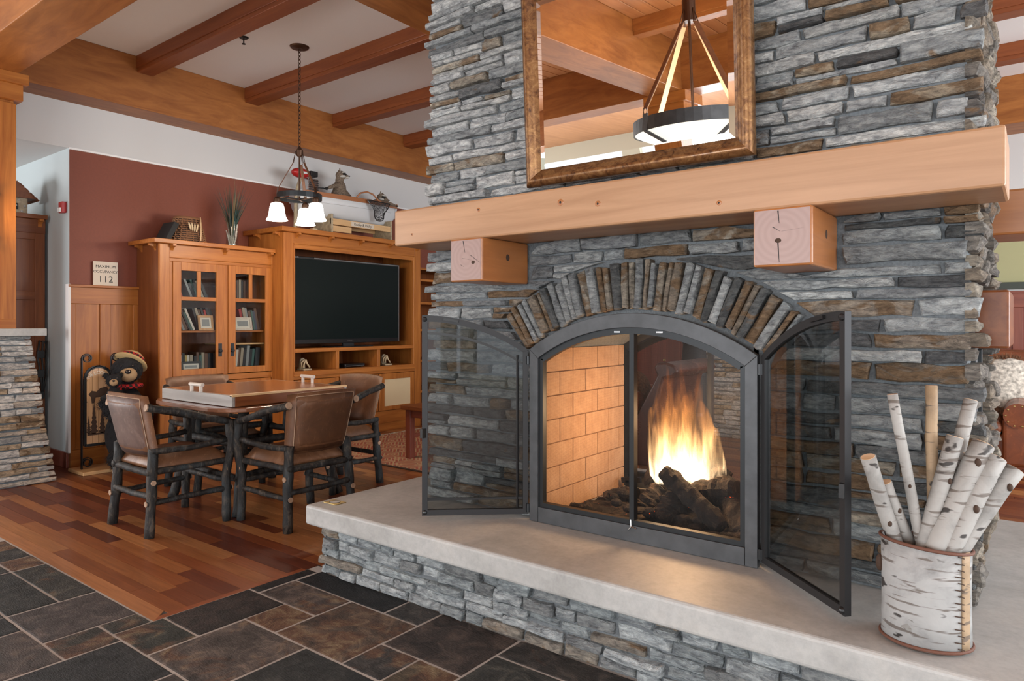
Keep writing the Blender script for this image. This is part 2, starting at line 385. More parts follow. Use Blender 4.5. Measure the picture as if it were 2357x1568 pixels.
def glass(name, tint, gloss, rough=.02, fac=None):
    m, nt, b = nmat(name); nt.nodes.remove(b); out = nt.nodes['Material Output']
    t = nd(nt, 'ShaderNodeBsdfTransparent'); t.inputs[0].default_value = (*tint, 1)
    g = nd(nt, 'ShaderNodeBsdfGlossy'); g.inputs['Roughness'].default_value = rough; g.inputs[0].default_value = (1,1,1,1)
    mx = nd(nt, 'ShaderNodeMixShader'); fr = nd(nt, 'ShaderNodeFresnel'); fr.inputs[0].default_value = gloss
    gm = nd(nt, 'ShaderNodeNewGeometry'); iv = nd(nt, 'ShaderNodeMath', operation='SUBTRACT'); iv.inputs[0].default_value = 1; nt.links.new(gm.outputs['Backfacing'], iv.inputs[1]); mm = nd(nt, 'ShaderNodeMath', operation='MULTIPLY'); nt.links.new(fr.outputs[0], mm.inputs[0]); nt.links.new(iv.outputs[0], mm.inputs[1])
    nt.links.new(mm.outputs[0], mx.inputs[0]); nt.links.new(t.outputs[0], mx.inputs[1]); nt.links.new(g.outputs[0], mx.inputs[2]); nt.links.new(mx.outputs[0], out.inputs[0])
glass('door_glass', (.64,.66,.66), 1.55); glass('cab_glass', (.88,.89,.88), 1.28); glass('vase_glass', (.9,.92,.92), 1.35); glass('window_glass', (.9,.95,.93), 1.4)
def mesh_screen():
    m, nt, b = nmat('wire_mesh'); nt.nodes.remove(b); out = nt.nodes['Material Output']
    v = coords(nt); br = nd(nt, 'ShaderNodeTexBrick', offset=0.0); br.inputs['Scale'].default_value = 1; br.inputs['Mortar Size'].default_value = .00017; br.inputs['Brick Width'].default_value = .0032; br.inputs['Row Height'].default_value = .0032
    rx = nd(nt, 'ShaderNodeMapping'); rx.inputs['Rotation'].default_value = (R(90),0,0); nt.links.new(v, rx.inputs[0]); nt.links.new(rx.outputs[0], br.inputs[0])
    t = nd(nt, 'ShaderNodeBsdfTransparent'); d = nd(nt, 'ShaderNodeBsdfPrincipled'); d.inputs['Base Color'].default_value = (.012,.011,.010,1); d.inputs['Roughness'].default_value = .5
    mx = nd(nt, 'ShaderNodeMixShader'); nt.links.new(br.outputs['Fac'], mx.inputs[0]); nt.links.new(t.outputs[0], mx.inputs[1]); nt.links.new(d.outputs[0], mx.inputs[2]); nt.links.new(mx.outputs[0], out.inputs[0])
mesh_screen()
def net():
    m, nt, b = nmat('netting'); nt.nodes.remove(b); out = nt.nodes['Material Output']
    v = coords(nt); br = nd(nt, 'ShaderNodeTexVoronoi', feature='DISTANCE_TO_EDGE'); br.inputs['Scale'].default_value = 70; nt.links.new(v, br.inputs[0])
    lt = nd(nt, 'ShaderNodeMath', operation='LESS_THAN'); lt.inputs[1].default_value = .14; nt.links.new(br.outputs['Distance'], lt.inputs[0])
    t = nd(nt, 'ShaderNodeBsdfTransparent'); d = nd(nt, 'ShaderNodeBsdfPrincipled'); d.inputs['Base Color'].default_value = (.02,.02,.02,1)
    mx = nd(nt, 'ShaderNodeMixShader'); nt.links.new(lt.outputs[0], mx.inputs[0]); nt.links.new(t.outputs[0], mx.inputs[1]); nt.links.new(d.outputs[0], mx.inputs[2]); nt.links.new(mx.outputs[0], out.inputs[0])
net()
def flame_mat():
    m, nt, b = nmat('flame'); nt.nodes.remove(b); out = nt.nodes['Material Output']
    tc = nd(nt, 'ShaderNodeTexCoord'); mp = nd(nt, 'ShaderNodeMapping'); mp.inputs['Scale'].default_value = (1,1,.15); nt.links.new(tc.outputs['Object'], mp.inputs[0])
    n = noise(nt, mp.outputs[0], 30, 4, .6, .8)
    sp = nd(nt, 'ShaderNodeSeparateXYZ'); nt.links.new(tc.outputs['Object'], sp.inputs[0])
    hgt = nd(nt, 'ShaderNodeMapRange'); hgt.inputs[1].default_value = .0; hgt.inputs[2].default_value = .52; nt.links.new(sp.outputs['Z'], hgt.inputs[0])
    ccol = ramp(nt, hgt.outputs[0], [(0, (1,.80,.55)), (.32, (1,.60,.26)), (.65, (1,.38,.09)), (1, (1,.27,.05))])
    den = ramp(nt, hgt.outputs[0], [(0, (1,1,1)), (.34, (.45,.45,.45)), (.62, (.15,.15,.15)), (1, (.06,.06,.06))])
    nn = ramp(nt, n, [(.42, (.01,.01,.01)), (.56, (.25,.25,.25)), (.70, (1,1,1))])
    mu = nd(nt, 'ShaderNodeMath', operation='MULTIPLY'); nt.links.new(den, mu.inputs[0]); nt.links.new(nn, mu.inputs[1])
    m2 = nd(nt, 'ShaderNodeMath', operation='MULTIPLY'); m2.inputs[1].default_value = 165; nt.links.new(mu.outputs[0], m2.inputs[0])
    e = nd(nt, 'ShaderNodeEmission'); nt.links.new(ccol, e.inputs[0]); nt.links.new(m2.outputs[0], e.inputs[1]); nt.links.new(e.outputs[0], out.inputs['Volume'])
flame_mat()
def bookmat(i, c): plain('book_%d' % i, c, .5)
BOOKC = [(.30,.02,.02,'red'),(.015,.016,.02,'black'),(.55,.53,.48,'white'),(.04,.10,.09,'dark green'),(.05,.06,.10,'navy'),(.30,.26,.20,'tan'),(.10,.05,.03,'brown'),(.22,.24,.25,'grey'),(.40,.30,.10,'yellow')]
for i, c in enumerate(BOOKC): bookmat(i, c[:3])
# ------------------------------------------------------------------ room shell
ZC = 3.77; ZB = 3.29; XW = -6.92; YB = 1.44; YF = 8.95
rg = random.Random(7)
struct('ceiling', MB().box(-6.9, 5, 1.9, 9, ZC, ZC+.05), 'white_paint')
cw = struct('ceiling', MB().box(-8.0, 5, -6, 1.7, ZC+.012, ZC+.06), 'ceiling_wood_y')
x = -2.97
while x < 1.2:                                                   # tongue-and-groove boards over the camera's bay
    MB().box(x+.004, x+.136, -1.75, 1.61, ZC-.004, ZC+.016).build('ceiling_board', 'ceiling_wood_y', cw, bev=.004); x += .14
x = -6.3
while x < -3.36:
    MB().box(x+.004, x+.136, -1.75, 1.61, ZC-.004, ZC+.016).build('ceiling_board', 'ceiling_wood_y', cw, bev=.004); x += .14
def beam(name, b, mat, label, group='ceiling beams', bev=.006):
    o = MB().box(*b).build(name, mat, None, bev=bev); return tag(o, label, 'beam', group)
beam('ceiling_beam', (XW, -6.6, 1.97, YF, ZB, ZC), 'beam_y', 'long orange wood box beam along the white wall above the red wall')
beam('ceiling_beam', (-6.95, 5, 1.61, 1.97, ZB, ZC+.3), 'beam_x', 'wide wood box beam crossing the top left corner onto the panelled column')
beam('ceiling_beam', (-3.34, -2.97, 1.97, YF-.4, ZB, ZC+.3), 'beam_y', 'wood box beam running back behind the top of the stone chimney')
beam('ceiling_beam', (-3.34, -2.97, -1.76, 1.61, ZB, ZC+.3), 'beam_y', 'wood box beam seen diagonally in the framed mirror')
beam('ceiling_beam', (-8, 5, -2.12, -1.76, ZB, ZC+.3), 'beam_x', 'wood box beam crossing low in the left half of the mirror reflection')
beam('ceiling_beam', (-2.97, 5, 8.45, 8.95, ZB, ZC), 'beam_x', 'deep wood box beam high on the far wall at the right picture edge')
cbl = ['first cross beam from the camera, nearest the panelled column', 'second cross beam from the camera, just behind the hanging pendant chain', 'third cross beam from the camera, above the two raccoons', 'fourth cross beam, mostly hidden behind the stone chimney edge']
for i, (a, b) in enumerate(((2.94,3.10),(4.03,4.20),(5.16,5.32),(6.30,6.47))):
    o = MB().box(-6.6, -3.34, a, b, 3.655, ZC).box(-6.6, -3.34, a+.008, b-.008, 3.62, 3.66).build('cross_beam', 'crossbeam_x', None, bev=.004)
    tag(o, 'red-brown wooden ' + cbl[i], 'beam', 'cross beams')
for i, (a, b, l) in enumerate(((5.16,5.32,'upper cross beam behind the chimney at the top right picture corner'),(6.30,6.47,'topmost cross beam right of the chimney against the white ceiling'),(7.45,7.62,'lower cross beam right of the chimney against the white ceiling'),(-.84,-.68,'cross beam in the upper right of the mirror reflection'))):
    o = MB().box(-2.97, 5, a, b, 3.655, ZC).box(-2.97, 5, a+.008, b-.008, 3.62, 3.66).build('cross_beam', 'crossbeam_x' if a > 0 else 'beam_x', None, bev=.004)
    tag(o, 'wooden ' + l, 'beam', 'cross beams')
# walls
struct('wall_left', MB().box(XW-.12, XW, 2.505, YF, 0, 2.88), 'red_wall')
struct('wall_left', MB().box(XW-.12, XW+.004, 2.0, YF, 2.88, ZC), 'white_wall')
struct('wall_left', MB().box(-10, XW-.12, 2.5, 2.62, 0, 2.88).box(XW-.12, XW-.0005, 2.5, 2.5049, 0, 2.88), 'blue_wall')
struct('wall_left', MB().box(-10.1, -10, -6, 2.6, 0, ZC), 'cream_wall')
struct('wall_left', MB().box(-10, XW-.12, 1.2, 2.5, 2.88, 2.94), 'white_wall')
struct('trim_1', MB().box(XW, XW+.02, 2.5, YF, 2.868, 2.885), 'white_paint')
struct('baseboard_left', MB().box(-10, XW, 2.478, 2.5, 0, .14), 'redwood_x', bev=.003)
wf = struct('wall_far', MB().box(XW, -.6, YF, YF+.12, 0, ZC).box(-.6, 5, YF, YF+.12, 2.32, ZC).box(-.6, 5, YF, YF+.12, 0, 1.66).box(1.2, 5, YF, YF+.12, 1.6, 2.4), 'white_wall')
# far window with a dark green frame
wn = tag(MB().box(-.62,1.25,YF-.03,YF+.05,1.66,1.735).box(-.62,1.25,YF-.03,YF+.05,2.27,2.34).box(-.62,-.55,YF-.03,YF+.05,1.735,2.27).box(1.18,1.25,YF-.03,YF+.05,1.735,2.27).build('window_1', 'window_green', None, bev=.004), kind='structure')
p = MB().box(-.55,1.18,YF,YF+.012,1.735,2.27).build('pane', 'window_glass'); p.parent = wn
p = MB().box(-.56,1.19,YF+.03,YF+.04,1.73,2.28).build('roller_blind', 'cream_cloth'); p.parent = wn
p = MB().box(-.7,1.35,YF-.07,YF,2.35,2.43).build('window_head', 'cherry_x'); p.parent = wn
# wainscot on the far wall
def wainscot(prefix, mk, along, a, b, z1, mat):
    root = struct({'far': 'trim_3', 'left': 'trim_4'}[prefix], mk(a, b, 0, z1, .0, .012), mat + '_z')
    def pt(nm, mb, m, **k):
        o = mb.build(nm, m, None, bev=.003); o.parent = root
    pt('cap_rail', mk(a-.02, b+.02, z1, z1+.022, -.02, .055), mat + '_' + along)
    pt('top_rail', mk(a, b, z1-.15, z1, .012, .034), mat + '_' + along)
    pt('base_rail', mk(a, b, 0, .16, .012, .034), mat + '_' + along)
    n = max(2, int(round((b-a)/.34))); 
    for i in range(n+1):
        c = a + (b-a)*i/n; pt('stile', mk(max(a, c-.045), min(b, c+.045), .16, z1-.15, .012, .030), mat + '_z')
    for i in range(n):
        c0 = a + (b-a)*i/n + .045; c1 = a + (b-a)*(i+1)/n - .045; pt('panel', mk(c0, c1, .16, z1-.15, .0121, .017), mat + '_z')
wainscot('far', lambda a, b, z0, z1, d0, d1: MB().box(a, b, YF-d1, YF-d0, z0, z1), 'x', -6.0, 5.0, 1.62, 'redwood')
wainscot('left', lambda a, b, z0, z1, d0, d1: MB().box(XW+d0, XW+d1, a, b, z0, z1), 'y', 2.50, 3.09, 1.63, 'cherry')
o = box_part('wainscot_end', 'white_paint', None, XW-.015, XW+.05, 2.478, 2.4995, .14, 1.655); o['kind'] = 'structure'; o.name = 'trim_2'
# walls behind and right of the camera with tall windows (seen in the mirror)
for k in range(7):
    xx = -8 + k*2.1
    struct('wall_back', MB().box(xx, xx+.35, -6.1, -6, 0, 2.75), 'cream_wall')
struct('wall_back', MB().box(-10, 5.2, -6.1, -6, 2.75, 4.1), 'cream_wall')
struct('wall_back', MB().box(-10, 5.2, -6.1, -6, 0, .25), 'cream_wall')
struct('wall_right', MB().box(5.05, 5.15, -6, 9, 2.9, 4.1), 'cream_wall')
struct('wall_right', MB().box(5.05, 5.15, -6, 9, 0, .25), 'cream_wall')
for k in range(6): struct('wall_right', MB().box(5.05, 5.15, -6 + k*2.9, -5.6 + k*2.9, .25, 2.9), 'cream_wall')
# cream column seen in the mirror
t = thing('wood_column', 'square wood column with a stepped capital behind the mirrored chandelier', 'column', (-3.155,-1.94,0))
box_part('shaft', 'cherry_z', t, -3.31,-3.0,-2.09,-1.79,0,2.98)
for k, (e, z0, z1) in enumerate(((.02,2.98,3.08),(.05,3.08,3.18),(.085,3.18,3.29))): box_part('capital', 'cherry_x', t, -3.31-e,-3.0+e,-2.09-e,-1.79+e,z0,z1)
# ------------------------------------------------------------------ floors
fl = struct('floor', MB().box(-10, 5, -6, 9.2, -.06, -.0035), 'mortar_dark')
MB().box(-10, -3.062, -6, 1.4365, -.003, .0012).box(-3.062, 5, -6, 2.3, -.003, .0012).build('grout_bed', 'grout', fl)
TS = .012
GX = [-4.90,-4.69,-4.47,-4.26,-4.05,-3.83,-3.62,-3.41,-3.20,-2.98,-2.765,-2.545,-2.325,-2.11,-1.895,-1.68,-1.465,-1.25,-1.04,-.82,-.61,-.39,-.18,.03]
GY = [.22,.43,.64,.85,1.06,1.27,1.48,1.69,1.895,2.10,2.26]
ci = {round(x,3): i for i, x in enumerate(GX)}
tiles = []; used = set()
def put(x0, x1, y0, y1, tint):
    tiles.append((x0, x1, y0, y1, tint))
DK = (.022,.024,.026,.10); BR = (.085,.062,.055,.38); RU = (.10,.065,.045,.55); GR = (.045,.045,.043,.22); BK = (.014,.014,.015,.0)
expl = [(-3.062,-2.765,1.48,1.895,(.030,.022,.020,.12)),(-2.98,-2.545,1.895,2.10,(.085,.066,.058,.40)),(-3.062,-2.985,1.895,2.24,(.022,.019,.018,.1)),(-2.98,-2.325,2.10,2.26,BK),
        (-2.765,-2.545,1.69,1.895,(.09,.05,.035,.60)),(-2.545,-2.11,1.69,2.10,(.10,.070,.052,.48)),(-2.765,-2.325,1.27,1.69,(.095,.075,.066,.35)),(-3.062,-2.765,1.27,1.48,(.038,.040,.034,.42)),
        (-3.20,-2.98,1.06,1.27,(.045,.042,.036,.46)),(-3.20,-3.062,1.27,1.437,(.045,.042,.036,.42)),(-3.62,-3.20,1.06,1.437,(.075,.062,.060,.20)),(-4.26,-3.62,1.06,1.27,(.030,.032,.032,.15)),(-4.26,-3.62,1.27,1.437,(.045,.044,.040,.36)),
        (-2.11,-1.895,1.69,1.895,(.055,.050,.048,.35)),(-2.325,-2.11,2.10,2.26,(.055,.050,.047,.2)),(-2.11,-1.68,1.895,2.26,(.055,.042,.037,.25)),(-1.68,-1.04,2.10,2.26,(.050,.045,.042,.25)),(-1.68,-1.25,1.69,2.10,(.055,.055,.050,.2)),
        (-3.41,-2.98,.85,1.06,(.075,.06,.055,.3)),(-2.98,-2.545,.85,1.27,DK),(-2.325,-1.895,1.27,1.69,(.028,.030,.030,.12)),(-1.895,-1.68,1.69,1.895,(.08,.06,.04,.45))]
for e in expl: put(*e)
def free(x0, x1, y0, y1):
    cx, cy = (x0+x1)/2, (y0+y1)/2
    if cx < -3.06 and cy > 1.44: return False
    for a, b, c, d, _ in tiles:
        if x0 < b-.03 and x1 > a+.03 and y0 < d-.03 and y1 > c+.03: return False
    return True
for j in range(len(GY)-1):
    for i in range(len(GX)-1):
        if not free(GX[i], GX[i+1], GY[j], GY[j+1]): continue
        opts = [(2,2),(2,1),(1,2),(1,1)]; rg.shuffle(opts); opts.sort(key=lambda q: rg.random() * (1.6 if q == (1,1) else .8))
        for dx, dy in opts:
            if i+dx < len(GX) and j+dy < len(GY) and all(free(GX[i+p], GX[i+p+1], GY[j+q], GY[j+q+1]) for p in range(dx) for q in range(dy)):
                put(GX[i], GX[i+dx], GY[j], GY[j+dy], rg.choice([DK, BR, RU, GR, (.06,.05,.045,.3), (.08,.065,.06,.25)])); break
g = .0040
for x0, x1, y0, y1, tn in tiles:
    if x0 < -3.06 and x1 > -3.0 and y1 > 1.44 and x0 < -3.065: x1 = min(x1, -3.0)
    y1c = min(y1, 1.432) if (x0+x1)/2 < -3.07 else y1
    mb = MB(); n = 4; rr = rg
    # slightly uneven riven slab: bevelled outline on a thin body
    xs = [x0+g, x1-g]; ys = [y0+g, y1c-g]
    ol = []
    for (ax, ay), (bx, by) in (((xs[0],ys[0]),(xs[1],ys[0])),((xs[1],ys[0]),(xs[1],ys[1])),((xs[1],ys[1]),(xs[0],ys[1])),((xs[0],ys[1]),(xs[0],ys[0]))):
        for q in range(n):
            f_ = q/n; ol.append((ax+(bx-ax)*f_ + rr.uniform(-.0018,.0018), ay+(by-ay)*f_ + rr.uniform(-.0018,.0018)))
    cx, cy = (x0+x1)/2, (y0+y1c)/2; m_ = len(ol)
    vs = [(a, b, -.003) for a, b in ol] + [(a, b, .0005) for a, b in ol] + [(a+(cx-a)*.035, b+(cy-b)*.035, .003+rr.uniform(0,.0012)) for a, b in ol] + [(cx, cy, .004)]
    fs = [(i, (i+1) % m_, m_+(i+1) % m_, m_+i) for i in range(m_)] + [(m_+i, m_+(i+1) % m_, 2*m_+(i+1) % m_, 2*m_+i) for i in range(m_)] + [(2*m_+i, 2*m_+(i+1) % m_, 3*m_) for i in range(m_)]
    mb.add(vs, fs).build('slate_tile', 'slate', fl, tint=tn)
# hardwood planks: boards run along X, cut at the slate
PC = [(.27,.085,.026),(.21,.058,.020),(.155,.038,.015),(.34,.125,.040),(.25,.075,.024),(.12,.029,.013),(.41,.175,.062),(.185,.050,.018)]
WB = .0885; planks_ = []
y = 1.52
while y < 8.9:
    xx = -9.0 - rg.random(); xend = 4.0
    while xx < xend:
        L = rg.uniform(.45, 1.5); x1 = min(xx+L, xend)
        segs = [(xx, x1)]
        cut = -3.07 if y < 2.24 else (-2.98 if y < 4.0 else None)
        out = []
        for a, b in segs:
            if cut is None: out.append((a, b))
            else:
                if a < cut: out.append((a, min(b, cut)))
                if y > 2.24 and b > .85: out.append((max(a, .85), b))
        c = rg.choice(PC); k = rg.uniform(.85, 1.12); c = (c[0]*k, c[1]*k, c[2]*k, 1)
        for a, b in out:
            if b - a > .03 and a < xend: planks_.append((a, b, y, c))
        xx = x1
    y += WB
def psize(a, b, y):
    q = proj(((a+b)/2, y, 0)); 
    if not q or q[0] < -400 or q[0] > 2900: return 0
    if -2.98 < (a+b)/2 < .2 and 2.2 < y: return 0
    p0 = proj((a, y, 0)); p1 = proj((b, y+WB, 0))
    return abs((p0[0]-p1[0]) * (p0[1]-p1[1])) if p0 and p1 else 0
planks_.sort(key=lambda p: -psize(p[0], p[1], p[2]))
def plank_mesh(mb, a, b, y, c):
    e = .0009
    mb.add([(a+e,y+e,-.003),(b-e,y+e,-.003),(b-e,y+WB-e,-.003),(a+e,y+WB-e,-.003),(a+e,y+e,0),(b-e,y+e,0),(b-e,y+WB-e,0),(a+e,y+WB-e,0)], [(4,5,6,7),(0,1,5,4),(1,2,6,5),(2,3,7,6),(3,0,4,7)])
for a, b, yy, c in planks_[:299]:
    mb = MB(); plank_mesh(mb, a, b, yy, c); mb.build('floor_plank', 'plank', fl, tint=c)
mb = MB(); mb.t = []
for a, b, yy, c in planks_[299:]:
    plank_mesh(mb, a, b, yy, c); mb.t += [c]*8
o = mb.build('plank_field', 'plank', fl, tint=1); o['kind'] = 'stuff'
MB().box(-9, 4, 1.44, 8.95, -.0034, -.0030).build('plank_underlay', 'mortar_dark', fl)
# border boards with mitred corner
for nm, poly, c in (('border_plank', [(-9,1.437,-.011),(-2.992+.0,1.437,-.011)], None),):
    mb = MB().prism([(-8,1.437,0),(-3.062,1.437,0),(-3.14,1.519,0),(-8,1.519,0)], (0,0,-.003)); mb.build('border_plank', 'plank', fl, tint=(.44,.19,.075,1))
mb = MB().prism([(-3.061,1.437,.001),(-3.061,2.225,.001),(-3.1,2.225,.001),(-3.1,1.478,.001)], (0,0,-.004)); mb.build('border_plank', 'plank', fl, tint=(.30,.085,.030,1))
# ------------------------------------------------------------------ ledge stone
rs = random.Random(11)
def stone_mesh(mb, O, U, W, N, u0, u1, w0, w1, d, r, back=.045, rough=1.0, ntop=None, skew=(0,0,0,0)):
    """one split-face stone: irregular outline (u,w), thickness d along N, from -back behind the face"""
    L = u1-u0; H_ = w1-w0; n = ntop or max(2, min(6, int(L/.07)))
    jx = min(.014, L*.08)*rough; jw = min(.007, H_*.13)*rough
    top = [(u0+L*i/n + (r.uniform(-jx, jx)*.5), w1 + r.uniform(-jw, jw*.4)) for i in range(n+1)]
    bot = [(u0+L*i/n + (r.uniform(-jx, jx)*.5), w0 + r.uniform(-jw*.4, jw)) for i in range(n+1)]
    cl = H_*r.uniform(0,.22); cr = H_*r.uniform(0,.22); sl = r.uniform(-.35,.35)*H_; sr = r.uniform(-.35,.35)*H_
    top[0] = (u0+abs(sl)*(sl > 0)*.6+.002, w1-cl*.5); bot[0] = (u0+abs(sl)*(sl < 0)*.6+.002, w0+cl*.4); top[-1] = (u1-abs(sr)*(sr > 0)*.6-.002, w1-cr*.5); bot[-1] = (u1-abs(sr)*(sr < 0)*.6-.002, w0+cr*.4)
    top = [(u+skew[1]*(1-i/n)+skew[3]*i/n, w_) for i, (u, w_) in enumerate(top)]; bot = [(u+skew[0]*(1-i/n)+skew[2]*i/n, w_) for i, (u, w_) in enumerate(bot)]
    ol = bot + [((top[-1][0]+bot[-1][0])/2+r.uniform(-.002,.006), (w0+w1)/2)] + top[::-1] + [((top[0][0]+bot[0][0])/2-r.uniform(-.002,.006), (w0+w1)/2)]
    m = len(ol); cu = (u0+u1)/2; cw_ = (w0+w1)/2; tu = r.uniform(-.05,.05)*rough; tw = r.uniform(-.16,.16)*rough
    def P(u, w_, h): return O + U*u + W*w_ + N*h
    bv = min(.006, H_*.13)
    vs = [P(u, w_, -back) for u, w_ in ol]
    def hh(u, w_): return d + (u-cu)*tu + (w_-cw_)*tw
    vs += [P(u, w_, hh(u, w_) - bv - r.uniform(0,.004)) for u, w_ in ol]
    ins = [(cu+(u-cu)*(1-2*bv/max(L,.03)), cw_+(w_-cw_)*(1-2.2*bv/H_)) for u, w_ in ol]
    vs += [P(u, w_, hh(u, w_) + r.uniform(-.0035,.0035)*rough) for u, w_ in ins]
    # spine along the middle
    sp = [(u0+L*(i+.5)/n, cw_+r.uniform(-.2,.2)*H_) for i in range(n)]
    base = 3*m; vs += [P(u, w_, hh(u, w_) + r.uniform(-.002,.007)*rough) for u, w_ in sp]
    fs = [(i, (i+1) % m, m+(i+1) % m, m+i) for i in range(m)] + [(m+i, m+(i+1) % m, 2*m+(i+1) % m, 2*m+i) for i in range(m)]
    # cap: bottom strip and top strip against the spine
    b0 = 2*m
    for i in range(n):
        fs.append((b0+i, b0+i+1, base+i))                                   # bottom edge to its spine point
        ti = n+2                                                             # first top index (right end)
        fs.append((b0+ti+(n-1-i), b0+ti+(n-i), base+i))
        if i < n-1:
            fs.append((b0+i+1, base+i+1, base+i)); fs.append((b0+ti+(n-1-i), base+i, base+i+1))
    fs.append((b0+n, b0+n+1, base+n-1)); fs.append((b0+n+1, b0+n+2, base+n-1))
    fs.append((b0+m-1, b0+0, base)); fs.append((b0+m-2, b0+m-1, base))
    mb.add(vs, fs); return len(vs)
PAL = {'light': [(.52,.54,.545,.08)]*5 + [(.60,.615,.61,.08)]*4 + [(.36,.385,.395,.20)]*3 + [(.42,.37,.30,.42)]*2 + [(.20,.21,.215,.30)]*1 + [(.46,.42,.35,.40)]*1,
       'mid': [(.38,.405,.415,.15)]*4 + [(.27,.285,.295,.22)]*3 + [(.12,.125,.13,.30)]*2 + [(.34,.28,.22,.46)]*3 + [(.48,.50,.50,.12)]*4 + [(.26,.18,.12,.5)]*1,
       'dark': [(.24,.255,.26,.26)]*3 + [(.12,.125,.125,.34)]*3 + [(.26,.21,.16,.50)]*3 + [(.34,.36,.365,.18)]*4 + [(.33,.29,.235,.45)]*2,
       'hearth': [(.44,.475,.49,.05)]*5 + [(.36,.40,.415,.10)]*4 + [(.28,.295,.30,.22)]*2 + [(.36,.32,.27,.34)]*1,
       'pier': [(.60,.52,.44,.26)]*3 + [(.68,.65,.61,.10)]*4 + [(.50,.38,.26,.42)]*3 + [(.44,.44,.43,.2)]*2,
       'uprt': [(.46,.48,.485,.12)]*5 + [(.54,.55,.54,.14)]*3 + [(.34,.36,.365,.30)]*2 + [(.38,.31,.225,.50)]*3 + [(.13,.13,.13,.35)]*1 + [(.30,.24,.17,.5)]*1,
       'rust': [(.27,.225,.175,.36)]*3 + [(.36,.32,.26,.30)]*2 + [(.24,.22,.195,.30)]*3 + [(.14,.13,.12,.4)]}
def pick(pal, r):
    c = r.choice(PAL[pal]); k = r.uniform(.82, 1.15); return (c[0]*k, c[1]*k, c[2]*k, c[3])
def lay(u0, u1, w0, w1, excl, r, hr=(.036,.072), lr=(.13,.44), edge=.02, gap=.0032):
    out = []; w_ = w0
    while w_ < w1-.02:
        h = min(r.uniform(*hr), w1-w_)
        if w1-w_-h < .025: h = w1-w_
        iv = []; a = None; u = u0; st = .012
        while u <= u1+1e-6:
            bad = excl(u, w_+h*.5)
            if not bad and a is None: a = u
            if (bad or u+st > u1) and a is not None:
                if u-a > .05: iv.append((a, u if bad else u1))
                a = None
            u += st
        for a, b in iv:
            x = a - (r.uniform(-edge, edge) if abs(a-u0) < .01 else 0); e = b + (r.uniform(-edge, edge) if abs(b-u1) < .01 else 0); k0 = len(out)
            while x < e-.02:
                L = r.uniform(*lr) * (1.2 if h < .05 else .85); x1 = min(x+L, e)
                if e-x1 < .08: x1 = e
                if h > .058 and r.random() < .28:
                    k = r.uniform(.4,.6); out.append((x+gap, x1-gap, w_+gap, w_+h*k-gap*.5)); 
                    if x1-x > .28 and r.random() < .5: mid = x+(x1-x)*r.uniform(.35,.65); out += [(x+gap, mid-gap, w_+h*k+gap*.5, w_+h-gap), (mid+gap, x1-gap, w_+h*k+gap*.5, w_+h-gap)]
                    else: out.append((x+gap, x1-gap, w_+h*k+gap*.5, w_+h-gap))
                else:
                    out.append((x+gap, x1-gap, w_+gap*.7+r.uniform(-.003,.003), w_+h-gap*.7+r.uniform(-.003,.003)))
                x = x1
            def bnd(st_, dr, ww, lim):
                q = st_
                while abs(q-st_) < abs(lim-st_)+.16 and not excl(q, ww): q += dr*.006
                return q
            for q in range(k0, len(out)):
                o_ = out[q]; sk = [0,0,0,0]; md = (o_[0]+o_[1])/2
                if abs(a-u0) > .02 and o_[0] < a+.02:
                    sk[0] = max(-.15, min((o_[1]-o_[0])*.7, bnd(md, -1, o_[2], a)-a)); sk[1] = max(-.15, min((o_[1]-o_[0])*.7, bnd(md, -1, o_[3], a)-a))
                if abs(b-u1) > .02 and o_[1] > b-.02:
                    sk[2] = min(.15, max(-(o_[1]-o_[0])*.7, bnd(md, 1, o_[2], b)-b)); sk[3] = min(.15, max(-(o_[1]-o_[0])*.7, bnd(md, 1, o_[3], b)-b))
                out[q] = o_ + (tuple(sk),)
        w_ += h
    return out
VX, VY, VZ = Vector((1,0,0)), Vector((0,1,0)), Vector((0,0,1))
# ------------------------------------------------------------------ fireplace mass
FX0, FX1, FY0, FY1 = -2.645, -.150, 2.705, 3.555
AC = (-1.387, .396); RF = .949; RO = 1.185
def excl_front(u, z):
    if 1.680 < z < 1.865 and u > -2.6: return True
    if abs(u+2.076) < .116 and 1.48 < z < 1.70: return True
    if abs(u+.676) < .116 and 1.48 < z < 1.70: return True
    if abs(u-AC[0]) < .555 and z < 1.25: return True
    dx, dz = u-AC[0], z-AC[1]; rr = math.hypot(dx, dz); an = abs(math.degrees(math.atan2(dx, dz)))
    return dz > .5 and rr < RO+.006 and an < 38.2
fp = thing('fireplace', 'tall grey ledge stone fireplace and chimney with an arched opening', 'fireplace', (-1.4, 3.1, .36))
arch = [(AC[0]+(RF-.02)*math.sin(a), AC[1]+(RF-.02)*math.cos(a)) for a in [R(34.3-68.6*i/16) for i in range(17)]]
poly = [(FX0+.035,.36),(FX0+.035,ZC+.2),(FX1-.035,ZC+.2),(FX1-.035,.36),(-.865,.36)] + arch + [(-1.909,.36)]
sideo = (2.93, 3.30, .36, 1.20)       # side opening with its glass panel (y0,y1,z0,z1)
core = MB().prism([(x, FY0+.030, z) for x, z in poly], (0, FY1-FY0-.060, 0)).build('core', 'mortar', fp)
stones = []
for (a, b, c, d, sk) in lay(FX0, FX1, .365, 3.42, excl_front, rs, edge=.028):
    zc_ = (c+d)/2
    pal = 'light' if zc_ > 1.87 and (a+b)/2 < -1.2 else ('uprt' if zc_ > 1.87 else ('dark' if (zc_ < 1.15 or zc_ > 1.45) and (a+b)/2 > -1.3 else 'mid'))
    stones.append(('F', a, b, c, d, pal, sk))
SVEC = {'F': (Vector((0, FY0+.012, 0)), VX, VZ, -VY), 'R': (Vector((FX1-.01, 0, 0)), VY, VZ, VX), 'B': (Vector((0, FY1-.012, 0)), -VX, VZ, VY)}
